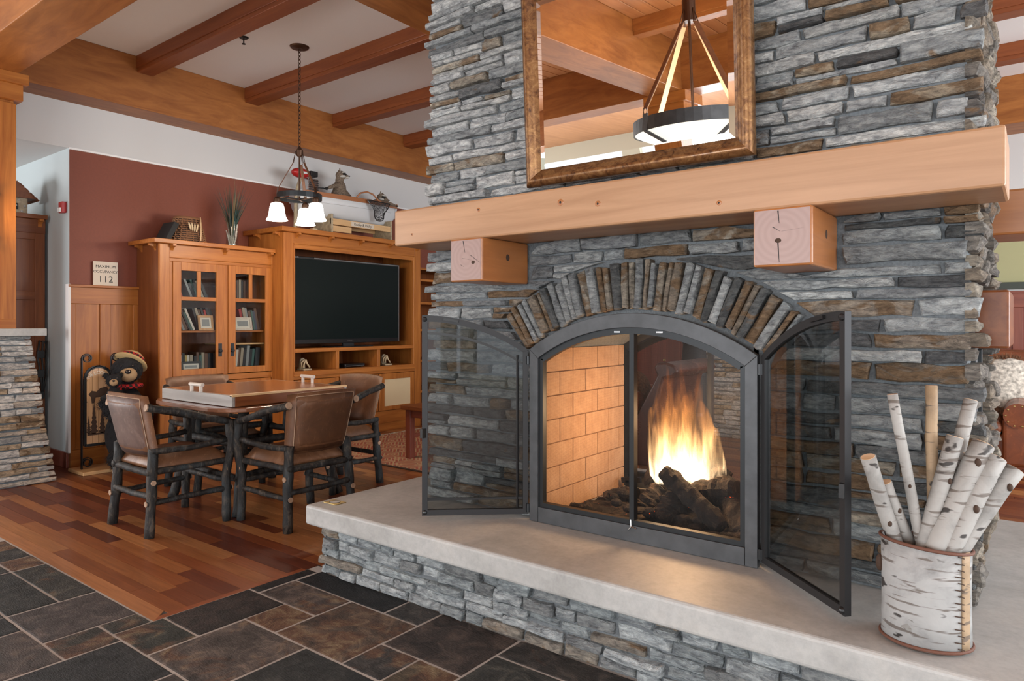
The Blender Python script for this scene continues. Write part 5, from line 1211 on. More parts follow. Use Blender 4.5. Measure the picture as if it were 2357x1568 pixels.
# ------------------------------------------------------------------ welcome sign
ws = thing('welcome_sign', 'wooden welcome sign with forest cutouts hung between black scrolled iron posts', 'sign', (-6.55, 2.60, 0))
wx = -6.60; ya, yb = 2.485, 2.725
MB().box(wx-.16, wx+.16, ya-.05, yb+.10, 0, .030).build('base', 'pine_y', ws, bev=.006)
def scroll(y, zc_, s, r0=.042):
    pts = [(wx, y+s*(r0-.004*0)*math.cos(a)*(1-.55*a/10.5)-s*0, zc_+r0*math.sin(a)*(1-.55*a/10.5)) for a in [i*.42 for i in range(26)]]
    return pts
for y, s in ((ya, 1), (yb, 1)):
    MB().bar((wx, y, .03), (wx, y, 1.0), .022, .010).build('post', 'iron', ws); mb = MB(); pts = [Vector(p) for p in scroll(y+.042, .995, -1)]
    for p, q in zip(pts, pts[1:]): mb.bar(p, q, .024, .007, up=VX.cross((q-p).normalized()))
    mb.build('scroll', 'iron', ws); mb = MB(); pts = [Vector(p) for p in scroll(y+.045, .085, -1, .046)]
    for p, q in zip(pts, pts[1:]): mb.bar(p, q, .024, .007, up=VX.cross((q-p).normalized()))
    mb.build('scroll', 'iron', ws)
sy0, sy1, sz0, sz1 = ya+.022, yb-.004, .235, .92
def arch_top(y): return sz1-.10 + .10*math.sqrt(max(0, 1-((y-(sy0+sy1)/2)/((sy1-sy0)/2))**2))
nb = 4
for k in range(nb):
    a = sy0+.012+(sy1-sy0-.024)*k/nb+.0012; b = sy0+.012+(sy1-sy0-.024)*(k+1)/nb-.0012
    MB().prism([(wx+.002,a,sz0+.012),(wx+.002,b,sz0+.012),(wx+.002,b,arch_top(b)-.016),(wx+.002,(a+b)/2,arch_top((a+b)/2)-.014),(wx+.002,a,arch_top(a)-.016)], (.010,0,0)).build('plank', 'pine_z', ws)
ol = [(sy0+(sy1-sy0)*i/16, arch_top(sy0+(sy1-sy0)*i/16)) for i in range(17)]; loop = [(sy0,sz0)] + ol + [(sy1,sz0)]
mb = MB()
for (a, b), (c, d) in zip(loop, loop[1:]+loop[:1]):
    if math.hypot(a-c, b-d) > 1e-4: mb.bar((wx+.007,a,b), (wx+.007,c,d), .024, .012, up=VX)
mb.build('rim', 'iron', ws); lc = MB()
for i in range(60):
    f_ = i/60*len(loop); j = int(f_); q = f_-j; a = loop[j]; b = loop[(j+1) % len(loop)]; y = a[0]+(b[0]-a[0])*q; z = a[1]+(b[1]-a[1])*q
    c_ = ((sy0+sy1)/2-y)*.10, (.58-z)*.05; lc.bar((wx+.014,y,z), (wx+.014,y+(.022 if c_[0] > 0 else -.022),z+.012), .003, .003)
tag(lc.build('lacing', 'black_matte', ws), kind='stuff')
def pine_tree(y, z, h, w_):
    p = [(y-.006,z)]; n = 6
    for i in range(n): 
        f0 = i/n; p += [(y-w_*(1-f0)*1.0, z+h*(.08+.9*f0)), (y-w_*(1-f0)*.5, z+h*(.16+.9*f0))]
    p.append((y, z+h*1.08)); r_ = [(2*y-a, b) for a, b in p[:-1][::-1]]
    MB().prism([(wx+.0125,a,b) for a, b in p+r_], (.003,0,0)).build('tree_cutout', 'wicker_dark', ws)
pine_tree(2.578, .33, .27, .035); pine_tree(2.645, .33, .22, .03); pine_tree(2.535, .34, .14, .02)
MB().prism([(wx+.0125,a,b) for a, b in ((2.525,.32),(2.68,.32),(2.68,.345),(2.6,.335),(2.525,.345))], (.003,0,0)).build('ground_cutout', 'wicker_dark', ws)
MB().prism([(wx+.0125,a,b) for a, b in ((2.535,.68),(2.56,.71),(2.60,.70),(2.63,.73),(2.68,.74),(2.70,.70),(2.66,.66),(2.655,.60),(2.635,.60),(2.63,.65),(2.59,.65),(2.58,.60),(2.56,.60),(2.555,.65))], (.003,0,0)).build('moose_cutout', 'wicker_dark', ws)
for i, ch in enumerate('WELCOME'):
    a = -52+i*17.3; cyy = (sy0+sy1)/2; rr = .092; o = text(ch, 'letter', .042, 'sign_cream', ws, (wx+.0135, cyy+rr*math.sin(R(a)), .775+rr*math.cos(R(a))), FACEX); o.rotation_euler = Euler((R(90)-0, 0, R(90))).to_matrix().to_4x4().to_euler() if False else (Matrix.Rotation(R(-a),3,'X') @ Euler(FACEX).to_matrix()).to_euler()
# ------------------------------------------------------------------ plush bears
def fur_shell(name, mat, parent, pts, rl, seed, n=1500):
    """short fur strands as fine triangles over a list of ellipsoids"""
    r = random.Random(seed); mb = MB()
    for _ in range(n):
        c, ra = r.choice(pts); d = Vector((r.gauss(0,1), r.gauss(0,1), r.gauss(0,1))).normalized(); p = Vector(c)+Vector((d.x*ra[0], d.y*ra[1], d.z*ra[2])); q = p + (d*.7+Vector((0,0,-.7))).normalized()*r.uniform(*rl); s = d.cross(VZ).normalized()*.004
        mb.add([p-s, p+s, q], [(0,1,2)])
    o = mb.build(name, mat, parent); o['kind'] = 'stuff'; return o
be = thing('plush_bear', 'large black plush bear in a straw hat and red plaid scarf by the bookcase', 'plush toy', (-6.50, 2.86, 0))
BX, BY = -6.52, 2.825; bz = .05
look = Euler((0,0,math.atan2(-BY, -BX)))
body = [((BX,BY,.30),(.17,.18,.26)),((BX,BY,.55),(.13,.14,.19)),((BX+.01,BY-.005,.83+bz),(.125,.135,.12)),((BX+.15,BY-.15,.12),(.10,.075,.085)),((BX+.18,BY+.10,.12),(.10,.075,.085)),((BX+.08,BY-.15,.60),(.06,.13,.06)),((BX+.14,BY-.19,.55),(.065,.075,.075)),((BX+.08,BY+.12,.48),(.06,.08,.12))]
mb = MB()
for c, r_ in body: mb.ell(c, r_, 14, 10)
mb.build('body', 'plush_black', be, remesh=.02); fur_shell('fur', 'plush_black', be, body, (.015,.035), 3, 2600)
dv = Vector((-BX,-BY,0)).normalized(); hd = Vector((BX+.01,BY-.005,.83+bz)); sd = Vector((-dv.y, dv.x, 0))
def at(o, f_, s, u): return o + dv*f_ + sd*s + VZ*u
MB().ell(at(hd,.105,.01,-.035), (.072,.072,.064), 16, 10).build('muzzle', 'plush_tan', be, smooth=True); MB().ell(at(hd,.172,.01,-.005), (.022,.027,.021), 12, 8).build('nose', 'nose_black', be, smooth=True)
for s in (-1, 1): MB().ell(at(hd,.110,s*.045,.045), (.010,.010,.010), 10, 6).build('eye', 'nose_black', be, smooth=True)
hm = MB().lathe([(.142,0),(.147,.006),(.14,.02),(.10,.034),(.095,.075),(.06,.105),(0,.11)], 24); tl = (VZ*.75-dv*.50+sd*.40).normalized().to_track_quat('Z','Y').to_matrix(); hm.v = [tuple(tl @ Vector(v) + at(hd,-.055,.025,.06)) for v in hm.v]; hm.build('straw_hat', 'straw', be, smooth=True)
hm = MB().lathe([(.104,.036),(.108,.036),(.105,.062),(.10,.062)], 24, closed=True); hm.v = [tuple(tl @ Vector(v) + at(hd,-.055,.025,.06)) for v in hm.v]; hm.build('hat_band', 'plaid', be)
MB().torus((BX+.01,BY,.69+bz), .105, .024, 20, 8).build('scarf', 'plaid', be, smooth=True); p0 = at(Vector((BX,BY,.68+bz)), .12, -.06, 0)
MB().prism([p0+sd*-.03, p0+sd*.02, p0+sd*.015-VZ*.20+dv*.03, p0-sd*.045-VZ*.20+dv*.03], dv*.02).build('scarf_end', 'plaid', be, bev=.004)
sb = thing('plush_cub', 'small black plush bear cub held in front of the welcome sign', 'plush toy', (-6.40, 2.66, .4))
SX, SY = -6.36, onx(262, 873, -6.36).y; cz_ = .12; cub = [((SX,SY,.52+cz_),(.07,.075,.11)),((SX,SY,.685+cz_),(.062,.066,.058)),((SX+.03,SY-.07,.54+cz_),(.035,.055,.035)),((SX+.06,SY+.05,.40+cz_),(.035,.035,.07)),((SX+.06,SY-.04,.40+cz_),(.035,.035,.07)),((SX-.01,SY-.062,.735+cz_),(.022,.024,.022)),((SX-.02,SY+.058,.735+cz_),(.022,.024,.022))]
mb = MB()
for c, r_ in cub: mb.ell(c, r_, 12, 8)
mb.build('body', 'plush_black', sb, remesh=.012); fur_shell('fur', 'plush_black', sb, cub, (.008,.018), 4, 1100); hd = Vector((SX,SY,.685+cz_))
MB().ell(at(hd,.055,0,-.012), (.032,.034,.030), 12, 8).build('muzzle', 'plush_tan', sb, smooth=True); MB().ell(at(hd,.086,0,.004), (.010,.012,.010), 10, 6).build('nose', 'nose_black', sb, smooth=True)
for s in (-1, 1): MB().ell(at(hd,.056,s*.024,.024), (.006,.006,.006), 8, 6).build('eye', 'nose_black', sb, smooth=True)
# ------------------------------------------------------------------ boat with raccoons on the television cabinet
BZ = 2.312
st = thing('boat_stand', 'wooden display stand with an engraved name plate under the model boat', 'stand', (-6.55, 5.55, BZ))
box_part('front_board', 'pine_y', st, -6.435, -6.415, 5.00, 5.93, 2.44, 2.51); box_part('back_board', 'pine_y', st, -6.72, -6.70, 5.00, 5.93, 2.44, 2.50)
for y in (5.00, 5.905): box_part('end_board', 'antler', st, -6.74, -6.41, y, y+.025, BZ, 2.58 if y > 5.5 else 2.56)
box_part('lower_board', 'pine_y', st, -6.435, -6.42, 5.03, 5.30, 2.36, 2.43)
box_part('name_plate', 'sign_cream', st, -6.415, -6.412, 5.29, 5.64, 2.448, 2.502); text('Rocky & Ricky', 'engraving', .046, 'ink', st, (-6.4118, 5.465, 2.474), FACEX)
bo = thing('model_boat', 'white model rowboat with a wood gunwale on the television cabinet', 'model boat', (-6.57, 5.45, 2.5))
def sec(f_):   # f along the boat 0 stern .. 1 bow -> (y, halfwidth, keel z, sheer z)
    y = 4.66+1.50*f_; hw = .20*(1-max(0,(f_-.35)/.65)**2.4)*(.80+.20*min(1,f_/.3)); kz = 2.515+.02*(1-min(1,f_*4))+.16*max(0,(f_-.72)/.28)**2.2; sz = 2.765+.035*(1-f_)**2*0+.05*f_**2.2+.0
    return y, max(.004, hw), kz, sz
NS, NP = 18, 9; hull = MB()
for i in range(NS+1):
    y, hw, kz, sz = sec(i/NS)
    for j in range(NP+1):
        a = j/NP*2-1; s = math.copysign(abs(a)**.62, a); hull.v.append((-6.57+hw*s, y, kz+(sz-kz)*abs(a)**2.2))
hull.f = [(i*(NP+1)+j, i*(NP+1)+j+1, (i+1)*(NP+1)+j+1, (i+1)*(NP+1)+j) for i in range(NS) for j in range(NP)] + [tuple(range(NP+1))]
h = hull.build('hull', 'hull_white', bo, smooth=True); m_ = h.modifiers.new('th','SOLIDIFY'); m_.thickness = .008
for s in (-1, 1):
    mb = MB()
    for i in range(NS):
        y, hw, kz, sz = sec(i/NS); y2, hw2, kz2, sz2 = sec((i+1)/NS); mb.bar((-6.57+s*hw, y, sz-.012), (-6.57+s*hw2, y2, sz2-.012), .012, .050, up=VZ)
    mb.build('gunwale', 'hull_wood', bo)
    mb = MB()
    for i in range(NS-2):
        y, hw, kz, sz = sec(i/NS); y2, hw2, kz2, sz2 = sec((i+1)/NS); mb.bar((-6.57+s*hw*.965, y, sz-.10), (-6.57+s*hw2*.965, y2, sz2-.10), .010, .006)
    mb.build('strake', 'hull_white', bo)
for y in (4.95, 5.45): box_part('thwart', 'hull_wood', bo, -6.72, -6.42, y, y+.09, 2.70, 2.715)
yb_, hwb, kzb, szb = sec(1); MB().bar((-6.57, yb_+.0, szb+.005), (-6.57, yb_-.10, kzb-.06), .02, .03).build('stem_post', 'hull_white', bo); MB().ell((-6.57, yb_, szb+.012), (.014,.014,.012), 8, 6).build('bow_ball', 'hull_wood', bo)
# outboard motor
om = thing('outboard_motor', 'small red and black outboard motor at the stern behind the pendant lamp', 'motor', (-6.57, 4.72, 2.76))
MB().ell((-6.57,4.70,2.99), (.075,.115,.055), 16, 10).build('cowling', 'red_plastic', om, smooth=True); MB().ell((-6.50,4.70,2.985), (.02,.05,.014), 10, 6).build('decal', 'white_plastic', om); MB().box(-6.62,-6.52,4.80,4.90,2.97,3.03).build('fuel_cap', 'black', om, bev=.008)
MB().box(-6.63,-6.51,4.76,4.90,2.80,2.945).build('engine_block', 'chrome', om, bev=.01)
for k in range(5): MB().box(-6.635,-6.505,4.765,4.895,2.815+.025*k,2.823+.025*k).build('cooling_fin', 'black', om)
MB().tube([(-6.57,4.70,2.94),(-6.57,4.64,2.75),(-6.57,4.63,2.36)], .02, 8).build('shaft', 'antler', om); MB().tube([(-6.55,4.88,2.86),(-6.53,4.98,2.86),(-6.52,5.03,2.85)], .009, 6).build('tiller', 'black', om)
# raccoons: one continuous body each, markings as children
def raccoon(name, label, loc, blobs, tubes, head, hdir, scale=1, tail=None):
    t = thing(name, label, 'raccoon', loc); mb = MB()
    for c, r_ in blobs: mb.ell(c, r_, 14, 10)
    for p, r_ in tubes: mb.tube(p, r_, 9)
    h = Vector(head); f_ = Vector(hdir).normalized(); s = f_.cross(VZ).normalized(); u = s.cross(f_)
    rot = Matrix((s, f_, u)).transposed().to_euler()
    def A(a, b, c): return h + f_*a*scale + s*b*scale + u*c*scale
    mb.ell(A(0,0,0), (.058*scale,.060*scale,.052*scale), 14, 10, rot); mb.ell(A(.055,0,-.016), (.026*scale,.042*scale,.024*scale), 12, 8, rot)
    for q in (-1, 1): mb.ell(A(-.012,q*.045,.050), (.019*scale,.008*scale,.026*scale), 10, 8, rot)
    mb.build('body', 'coon_fur', t, remesh=.0075*scale+.001)
    MB().ell(A(.052,0,-.024), (.024*scale,.045*scale,.018*scale), 12, 8, rot).build('muzzle', 'coon_white', t, smooth=True)
    for q in (-1, 1):
        MB().ell(A(.030,q*.034,.004), (.027*scale,.030*scale,.017*scale), 12, 8, rot).build('eye_mask', 'coon_black', t, smooth=True)
        MB().ell(A(.026,q*.036,.026), (.024*scale,.028*scale,.010*scale), 12, 8, rot).build('brow', 'coon_white', t, smooth=True)
        MB().ell(A(.015,q*.050,-.020), (.016*scale,.034*scale,.014*scale), 12, 8, rot).build('cheek', 'coon_white', t, smooth=True)
        MB().ell(A(.052,q*.026,.008), (.0065*scale,)*3, 8, 6, rot).build('eye', 'nose_black', t, smooth=True)
        MB().ell(A(-.006,q*.045,.050), (.012*scale,.004*scale,.018*scale), 8, 6, rot).build('inner_ear', 'coon_white', t, smooth=True)
    MB().ell(A(.095,0,-.012), (.009*scale,.009*scale,.008*scale), 10, 6, rot).build('nose', 'nose_black', t, smooth=True)
    return t
rc = raccoon('raccoon', 'raccoon sitting upright in the boat steering by the motor', (-6.56,5.22,2.72),
    [((-6.56,5.24,2.80),(.10,.115,.12)),((-6.56,5.235,2.90),(.075,.08,.10)),((-6.56,5.235,2.99),(.05,.052,.06)),((-6.50,5.36,2.745),(.045,.085,.04)),((-6.62,5.35,2.745),(.045,.08,.04))],
    [([(-6.52,5.20,2.93),(-6.50,5.10,2.90),(-6.50,5.02,2.865)],[.034,.026,.018]),([(-6.60,5.27,2.93),(-6.56,5.34,2.86),(-6.53,5.40,2.79)],[.034,.026,.018])],
    (-6.55,5.245,3.055), (.50,.86,.10), 1.05)
MB().ell((-6.50,5.005,2.862), (.018,.024,.012), 8, 6).build('paw', 'coon_black', rc); MB().ell((-6.525,5.41,2.785), (.016,.022,.012), 8, 6).build('paw', 'coon_black', rc)
MB().ell((-6.488,5.44,2.745), (.022,.04,.016), 8, 6).build('hind_paw', 'coon_black', rc)
rd = raccoon('raccoon', 'raccoon leaning over the bow of the boat beside the landing net', (-6.56,5.8,2.72),
    [((-6.57,5.70,2.775),(.085,.14,.065)),((-6.56,5.82,2.80),(.07,.08,.06)),((-6.57,5.58,2.755),(.09,.10,.055))],
    [([(-6.50,5.84,2.80),(-6.44,5.93,2.80),(-6.42,6.00,2.785)],[.032,.024,.016]),([(-6.62,5.84,2.80),(-6.60,5.95,2.80),(-6.58,6.03,2.80)],[.032,.024,.016]),([(-6.58,5.52,2.76),(-6.60,5.40,2.77),(-6.60,5.30,2.755)],[.035,.04,.02])],
    (-6.54,5.875,2.88), (.80,.52,-.22), 1.05)
for p in ((-6.418,6.015,2.782),(-6.578,6.045,2.80)): MB().ell(p, (.015,.026,.011), 8, 6).build('paw', 'coon_black', rd)
for k in range(4): MB().tube([(-6.600,5.44-.035*k,2.772),(-6.600,5.425-.035*k,2.770)], .041, 10).build('tail_ring', 'coon_black', rd)
# landing net over the boat's side
ln = thing('landing_net', 'landing net with a bent wood hoop draped over the boat side', 'net', (-6.42,5.6,2.55))
hoop = [(-6.40, 5.36,2.80),(-6.40,5.42,2.855),(-6.40,5.52,2.885),(-6.39,5.60,2.865),(-6.38,5.68,2.80),(-6.37,5.78,2.765),(-6.37,5.86,2.755)]
MB().tube(hoop, .010, 8).build('hoop', 'hull_wood', ln, smooth=True)
nt_ = MB(); rows, cols_ = 7, 12
for j in range(rows+1):
    for i in range(cols_+1):
        f_ = i/cols_; g_ = j/rows; y = 5.47+.36*f_; w_ = 1-.55*g_; yc = 5.67; y = yc+(y-yc)*w_; nt_.v.append((-6.352+.03*math.sin(f_*7+g_*3)*g_+.012, y, 2.775-.235*g_*(.55+.45*math.sin(math.pi*f_))))
nt_.f = [(j*(cols_+1)+i, j*(cols_+1)+i+1, (j+1)*(cols_+1)+i+1, (j+1)*(cols_+1)+i) for j in range(rows) for i in range(cols_)]
nt_.build('net_bag', 'netting', ln, smooth=True)
for pts_ in ([nt_.v[j*(cols_+1)] for j in range(rows+1)], [nt_.v[j*(cols_+1)+cols_] for j in range(rows+1)], [nt_.v[rows*(cols_+1)+i] for i in range(cols_+1)], [nt_.v[i] for i in range(cols_+1)]):
    MB().tube(pts_, .006, 5).build('net_cord', 'black', ln)
# ------------------------------------------------------------------ creel basket, black case, vase of grass on the bookcase
TZ = 2.085
cr = thing('creel_basket', 'woven wicker fishing creel with small wooden fish on the bookcase', 'basket', (-6.62, 3.42, TZ))
c0 = Vector((-6.62, 3.43, TZ))
def creel_r(f_): return .185*(1-.33*f_), .12*(1-.28*f_)
nrow = 11
cbm = MB()
for j in range(nrow+1):
    for k in range(24):
        a = 2*math.pi*k/24; rx, ry = creel_r(j/nrow); cbm.v.append((c0.x+ry*.95*math.cos(a), c0.y+rx*.95*math.sin(a), TZ+.235*j/nrow))
cbm.f = [(j*24+k, j*24+(k+1) % 24, (j+1)*24+(k+1) % 24, (j+1)*24+k) for j in range(nrow) for k in range(24)] + [tuple(range(24))[::-1]]
cbm.build('lining', 'wicker_dark', cr)
for j in range(nrow+1):
    rx, ry = creel_r(j/nrow); pts_ = []
    for k in range(49):
        a = 2*math.pi*k/48; wv = .005*(1 if (k+j) % 2 else -1); pts_.append((c0.x+(ry+wv)*math.cos(a), c0.y+(rx+wv)*math.sin(a), TZ+.008+.228*j/nrow))
    MB().tube(pts_, .0062, 5).build('weave_row', 'wicker', cr)
for k in range(18):
    a = 2*math.pi*k/18; MB().tube([(c0.x+creel_r(0)[1]*1.01*math.cos(a), c0.y+creel_r(0)[0]*1.01*math.sin(a), TZ),(c0.x+creel_r(1)[1]*1.01*math.cos(a), c0.y+creel_r(1)[0]*1.01*math.sin(a), TZ+.235)], .005, 5).build('rib', 'wicker', cr)
MB().lathe([(.0,0),(.9,0),(1.0,.010),(.9,.020),(0,.026)], 24, (c0.x,c0.y,TZ+.235), sx=.095, sy=.135).build('lid', 'wicker', cr)
MB().torus((c0.x,c0.y,TZ+.238), .128, .009, 28, 6, Matrix.Diagonal((.72,1,1))).build('lid_rim', 'wicker', cr)
for k in range(4): MB().ell((c0.x+.128, c0.y-.04+.024*k, TZ+.155-.004*k), (.008,.010,.042), 8, 8, Euler((R(18-10*k),0,0))).build('wooden_fish', 'bone', cr, smooth=True)
MB().tube([(c0.x+.06,c0.y+.10,TZ+.26),(c0.x+.115,c0.y+.075,TZ+.20),(c0.x+.13,c0.y+.07,TZ+.10),(c0.x+.14,c0.y+.06,TZ+.02)], .007, 6).build('strap', 'tan_strap', cr)
t = tag(MB().prism([(-6.50,3.155,TZ),(-6.50,3.205,TZ),(-6.50,3.295,TZ+.165),(-6.50,3.245,TZ+.185)], (-.22,0,0)).build('black_case', 'black_matte', None, bev=.004), 'flat black case leaning on the left of the wicker creel', 'case')
vs_ = thing('grass_vase', 'glass vase of birch twigs and tall dark green grass on the bookcase', 'vase', (-6.58, 3.88, TZ))
vx, vy = -6.58, 3.88
MB().lathe([(.0,0),(.060,0),(.062,.01),(.060,.17),(.056,.17),(.057,.014),(0,.012)], 24, (vx,vy,TZ)).build('glass', 'vase_glass', vs_, smooth=True)
rv = random.Random(9)
for k in range(16):
    a = rv.uniform(0,6.28); r0 = rv.uniform(.005,.042); r1 = rv.uniform(.01,.075); h = rv.uniform(.15,.27); MB().tube([(vx+r0*math.cos(a),vy+r0*math.sin(a),TZ+.014),(vx+.5*(r0+r1)*math.cos(a+.2),vy+.5*(r0+r1)*math.sin(a+.2),TZ+h*.5),(vx+r1*math.cos(a),vy+r1*math.sin(a),TZ+h)], .0065, 6).build('twig', 'twig_white', vs_)
plain('grass_dark', (.018,.030,.022), .6); plain('grass_teal', (.02,.075,.072), .6); plain('grass_tip', (.16,.12,.06), .7)
for k in range(150):
    a = rv.uniform(0,6.28); sp = rv.uniform(0,1)**.7; h = rv.uniform(.30,.62)*(1-.30*sp); out = sp*.23*(h/.5); p = []
    for i in range(6):
        f_ = i/5; p.append(Vector((vx+(.02+out*f_**1.5)*math.cos(a), vy+(.02+out*f_**1.5)*math.sin(a), TZ+.12+h*f_)))
    mb = MB(); s = Vector((-math.sin(a), math.cos(a), 0)); s = s if abs(s.dot(RT)) > .3 else RT
    w_ = [.0022,.0030,.0030,.0024,.0015,.0004]
    for i in range(6): mb.v += [tuple(p[i]-s*w_[i]), tuple(p[i]+s*w_[i])]
    mb.f = [(2*i,2*i+1,2*i+3,2*i+2) for i in range(5)]
    mb.build('grass_blade', ['grass_dark','grass_dark','grass_teal','grass_tip'][k % 4 if k % 7 else 3], vs_)
t = tag(MB().box(-6.44,-6.36,4.70,4.80,2.312,2.345).box(-6.43,-6.37,4.72,4.78,2.345,2.36).build('glass_trinket_box', 'bone', None, bev=.004), 'small pale trinket box on the cabinet under the pendant shades', 'box')
# ------------------------------------------------------------------ rug and coffee table
ru = thing('rug', 'red and tan patterned rug between the chairs and the television cabinet', 'rug', (-4.8, 5.2, 0))
MB().box(-6.02, -3.62, 4.30, 6.6, .0, .008).build('pile', 'rug', ru); MB().box(-6.02, -3.62, 4.285, 4.315, .0, .0095).build('border', 'wicker_dark', ru)
mb = MB(); rr_ = random.Random(3)
for k in range(150): y = 4.3+2.3*k/150; mb.bar((-6.02,y,.005), (-6.085+rr_.uniform(-.01,.01),y+rr_.uniform(-.012,.012),.003), .006, .003)
tag(mb.build('fringe', 'fur_white', ru), kind='stuff')
ct = thing('coffee_table', 'reddish wood coffee table on the rug at the chimney edge', 'table', (-4.4, 5.0, 0))
box_part('table_top', 'cherry_dark_x', ct, -4.86, -3.9, 4.60, 5.4, .475, .515, bev=.006)
for x in (-4.83, -3.97):
    for y in (4.64, 5.31): box_part('leg', 'redwood_z', ct, x, x+.065, y, y+.065, 0.008, .475)
box_part('apron', 'redwood_x', ct, -4.765, -3.97, 4.655, 4.675, .40, .475); box_part('apron', 'redwood_y', ct, -4.815, -4.795, 4.705, 5.31, .40, .475); box_part('lower_rail', 'redwood_y', ct, -4.815, -4.795, 4.705, 5.31, .20, .235)
# ------------------------------------------------------------------ birch bark basket with birch logs
bx, by = -.262, 2.365
bs = thing('birch_basket', 'tall birch bark basket with a laced seam on the hearth', 'basket', (bx, by, HZ))
def ring(rx, ry, z, n=40, wob=0): return [(bx+rx*math.cos(2*math.pi*k/n)*(1+wob*math.sin(k*1.7)), by+ry*math.sin(2*math.pi*k/n), z+.006*math.sin(2*math.pi*k/n*2+1)) for k in range(n)]
BF_ = Vector((bx, by, 0)).normalized(); BR_ = Vector((BF_.y, -BF_.x, 0))
def oval(k, n, z, s=1.0):
    a = 2*math.pi*k/n; p = BR_*(.117*s*math.cos(a)) + BF_*(.100*s*math.sin(a)); return (bx+p.x, by+p.y, z)
n = 48; wall = MB(); zs = [HZ+.006, HZ+.10, HZ+.19, HZ+.292]
def rimz(k): 
    a = 2*math.pi*k/n; return -.010*math.cos(a) - .006*math.sin(a)
for inner in (0, 1):
    for j, z in enumerate(zs):
        for k in range(n): wall.v.append(oval(k, n, z+(rimz(k) if j == 3 else 0), (1.0 if j in (0,3) else .985)-(.03 if inner else 0)+.006*mnoise.noise(Vector((k*.4,j,0)))))
for j in range(3):
    for k in range(n): wall.f += [(j*n+k, j*n+(k+1) % n, (j+1)*n+(k+1) % n, (j+1)*n+k), (4*n+j*n+k, 4*n+(j+1)*n+k, 4*n+(j+1)*n+(k+1) % n, 4*n+j*n+(k+1) % n)]
wall.f += [(3*n+k, 3*n+(k+1) % n, 7*n+(k+1) % n, 7*n+k) for k in range(n)] + [(k, 4*n+k, 4*n+(k+1) % n, (k+1) % n) for k in range(n)]
wall.build('bark_wall', 'birch_bark', bs, smooth=True)
MB().prism([oval(k, n, HZ+.002, .96) for k in range(n)], (0,0,.01)).build('bottom', 'wicker_dark', bs)
for z, nm in ((HZ+.012,'bottom_rim'),(HZ+.292,'top_rim')):
    MB().tube([oval(k % n, n, z+(rimz(k % n) if z > .5 else 0), 1.012) for k in range(n+1)], .0052, 6).build(nm, 'root_rim', bs, smooth=True)
# overlapped seam flap on the right, with root lacing
fl_ = MB(); ks = [42.5+i*.55 for i in range(5)]
for j in range(9):
    z = HZ+.008+.284*j/8
    for k in ks: fl_.v.append(oval(k, n, z, 1.022+.004*mnoise.noise(Vector((k,j,2)))))
fl_.f = [(j*5+i, j*5+i+1, (j+1)*5+i+1, (j+1)*5+i) for j in range(8) for i in range(4)]
q = fl_.build('seam_flap', 'birch_tan', bs, smooth=True); m_ = q.modifiers.new('th','SOLIDIFY'); m_.thickness = .004
for j in range(15):
    z = HZ+.018+.0185*j; L = 2.0 if j % 2 else 1.3; MB().tube([oval(42.9-L*i/3, n, z+.006*(i/3), 1.020) for i in range(4)], .0017, 5).build('lacing', 'wicker_dark', bs)
kn = [oval(24.8, n, HZ+.215, 1.02)]; MB().ell(kn[0], (.012,.014,.026), 10, 8).build('bark_knot', 'wicker_dark', bs)
def blog(a, b, r, label, mat='birch', seed=0, knots=1):
    """a: top pixel, b: entry pixel on the rim; both with their depth offset from the basket centre along the view"""
    (ax, ay, ad), (cx_, cy_, cd_) = a, b
    base_d = Vector((bx, by, 0)).dot(FW)
    A = CP + ray(ax, ay)*(base_d+ad); B = CP + ray(cx_, cy_)*(base_d+cd_); d = (B-A).normalized(); t_ = (HZ+.03-B.z)/d.z if abs(d.z) > .1 else 0; E_ = B + d*min(t_, .28)
    # keep the buried end inside the basket
    v = E_-Vector((bx,by,0)); u_, w_ = v.dot(RT), v.dot(FW); kk = math.hypot(u_/.080, w_/.066)
    if kk > 1: E_ = Vector((bx,by,E_.z)) + RT*(u_/kk) + FW*(w_/kk)
    t = thing('birch_log', label, 'log', tuple(E_), group='birch logs in the basket'); n_ = 8; path = []; rad = []
    for i in range(n_+1):
        f_ = i/n_; p = E_.lerp(B, f_/.45) if f_ < .45 else B.lerp(A, (f_-.45)/.55); path.append(p+mnoise.noise_vector(p*7+Vector((seed,0,0)))*.003); rad.append(r*(1+.07*mnoise.noise(Vector((i*.8, seed, 1)))))
    MB().tube(path, rad, 14, wob=.02, seed=seed).build('bark', mat, t, smooth=True)
    e = (path[-1]-path[-2]).normalized(); MB().tube([path[-1]-e*.001, path[-1]+e*.0012], r*.93, 14).build('cut_end', 'log_cut' if r > .017 else 'chair_end', t)
    for k in range(knots):
        f_ = random.Random(seed*7+k).uniform(.5,.92); i = int(f_*n_); p = path[i].lerp(path[i+1], f_*n_-i); nn = (-FW + RT*random.Random(seed+k*3).uniform(-.7,.7)).normalized(); MB().ell(p+nn*r*.96, (r*.30,r*.30,r*.42), 8, 6).build('knot', 'wicker_dark', t, smooth=True)
blog((2053,908,.02),(2115,1225,.0), 0.0149, 'thin spotted birch stick, second from the left in the basket', seed=1)
blog((2144,888,.05),(2146,1150,.04), 0.0163, 'tall thin grey-brown stick standing straight up at the back of the basket', 'birch_tan', seed=2)
blog((2234,920,.045),(2158,1225,.02), 0.0195, 'tall slim birch log leaning right behind the thick ones', seed=3)
blog((1998,1052,.0),(2055,1232,.03), 0.0215, 'leftmost birch log, with peeling bark at its tip', seed=4)
blog((2036,1110,.03),(2086,1236,.04), 0.0195, 'short grey birch log beside the leftmost one', seed=5)
blog((2198,1005,-.015),(2132,1240,-.02), 0.0228, 'birch log with a ragged top leaning right, middle of the basket', seed=6)
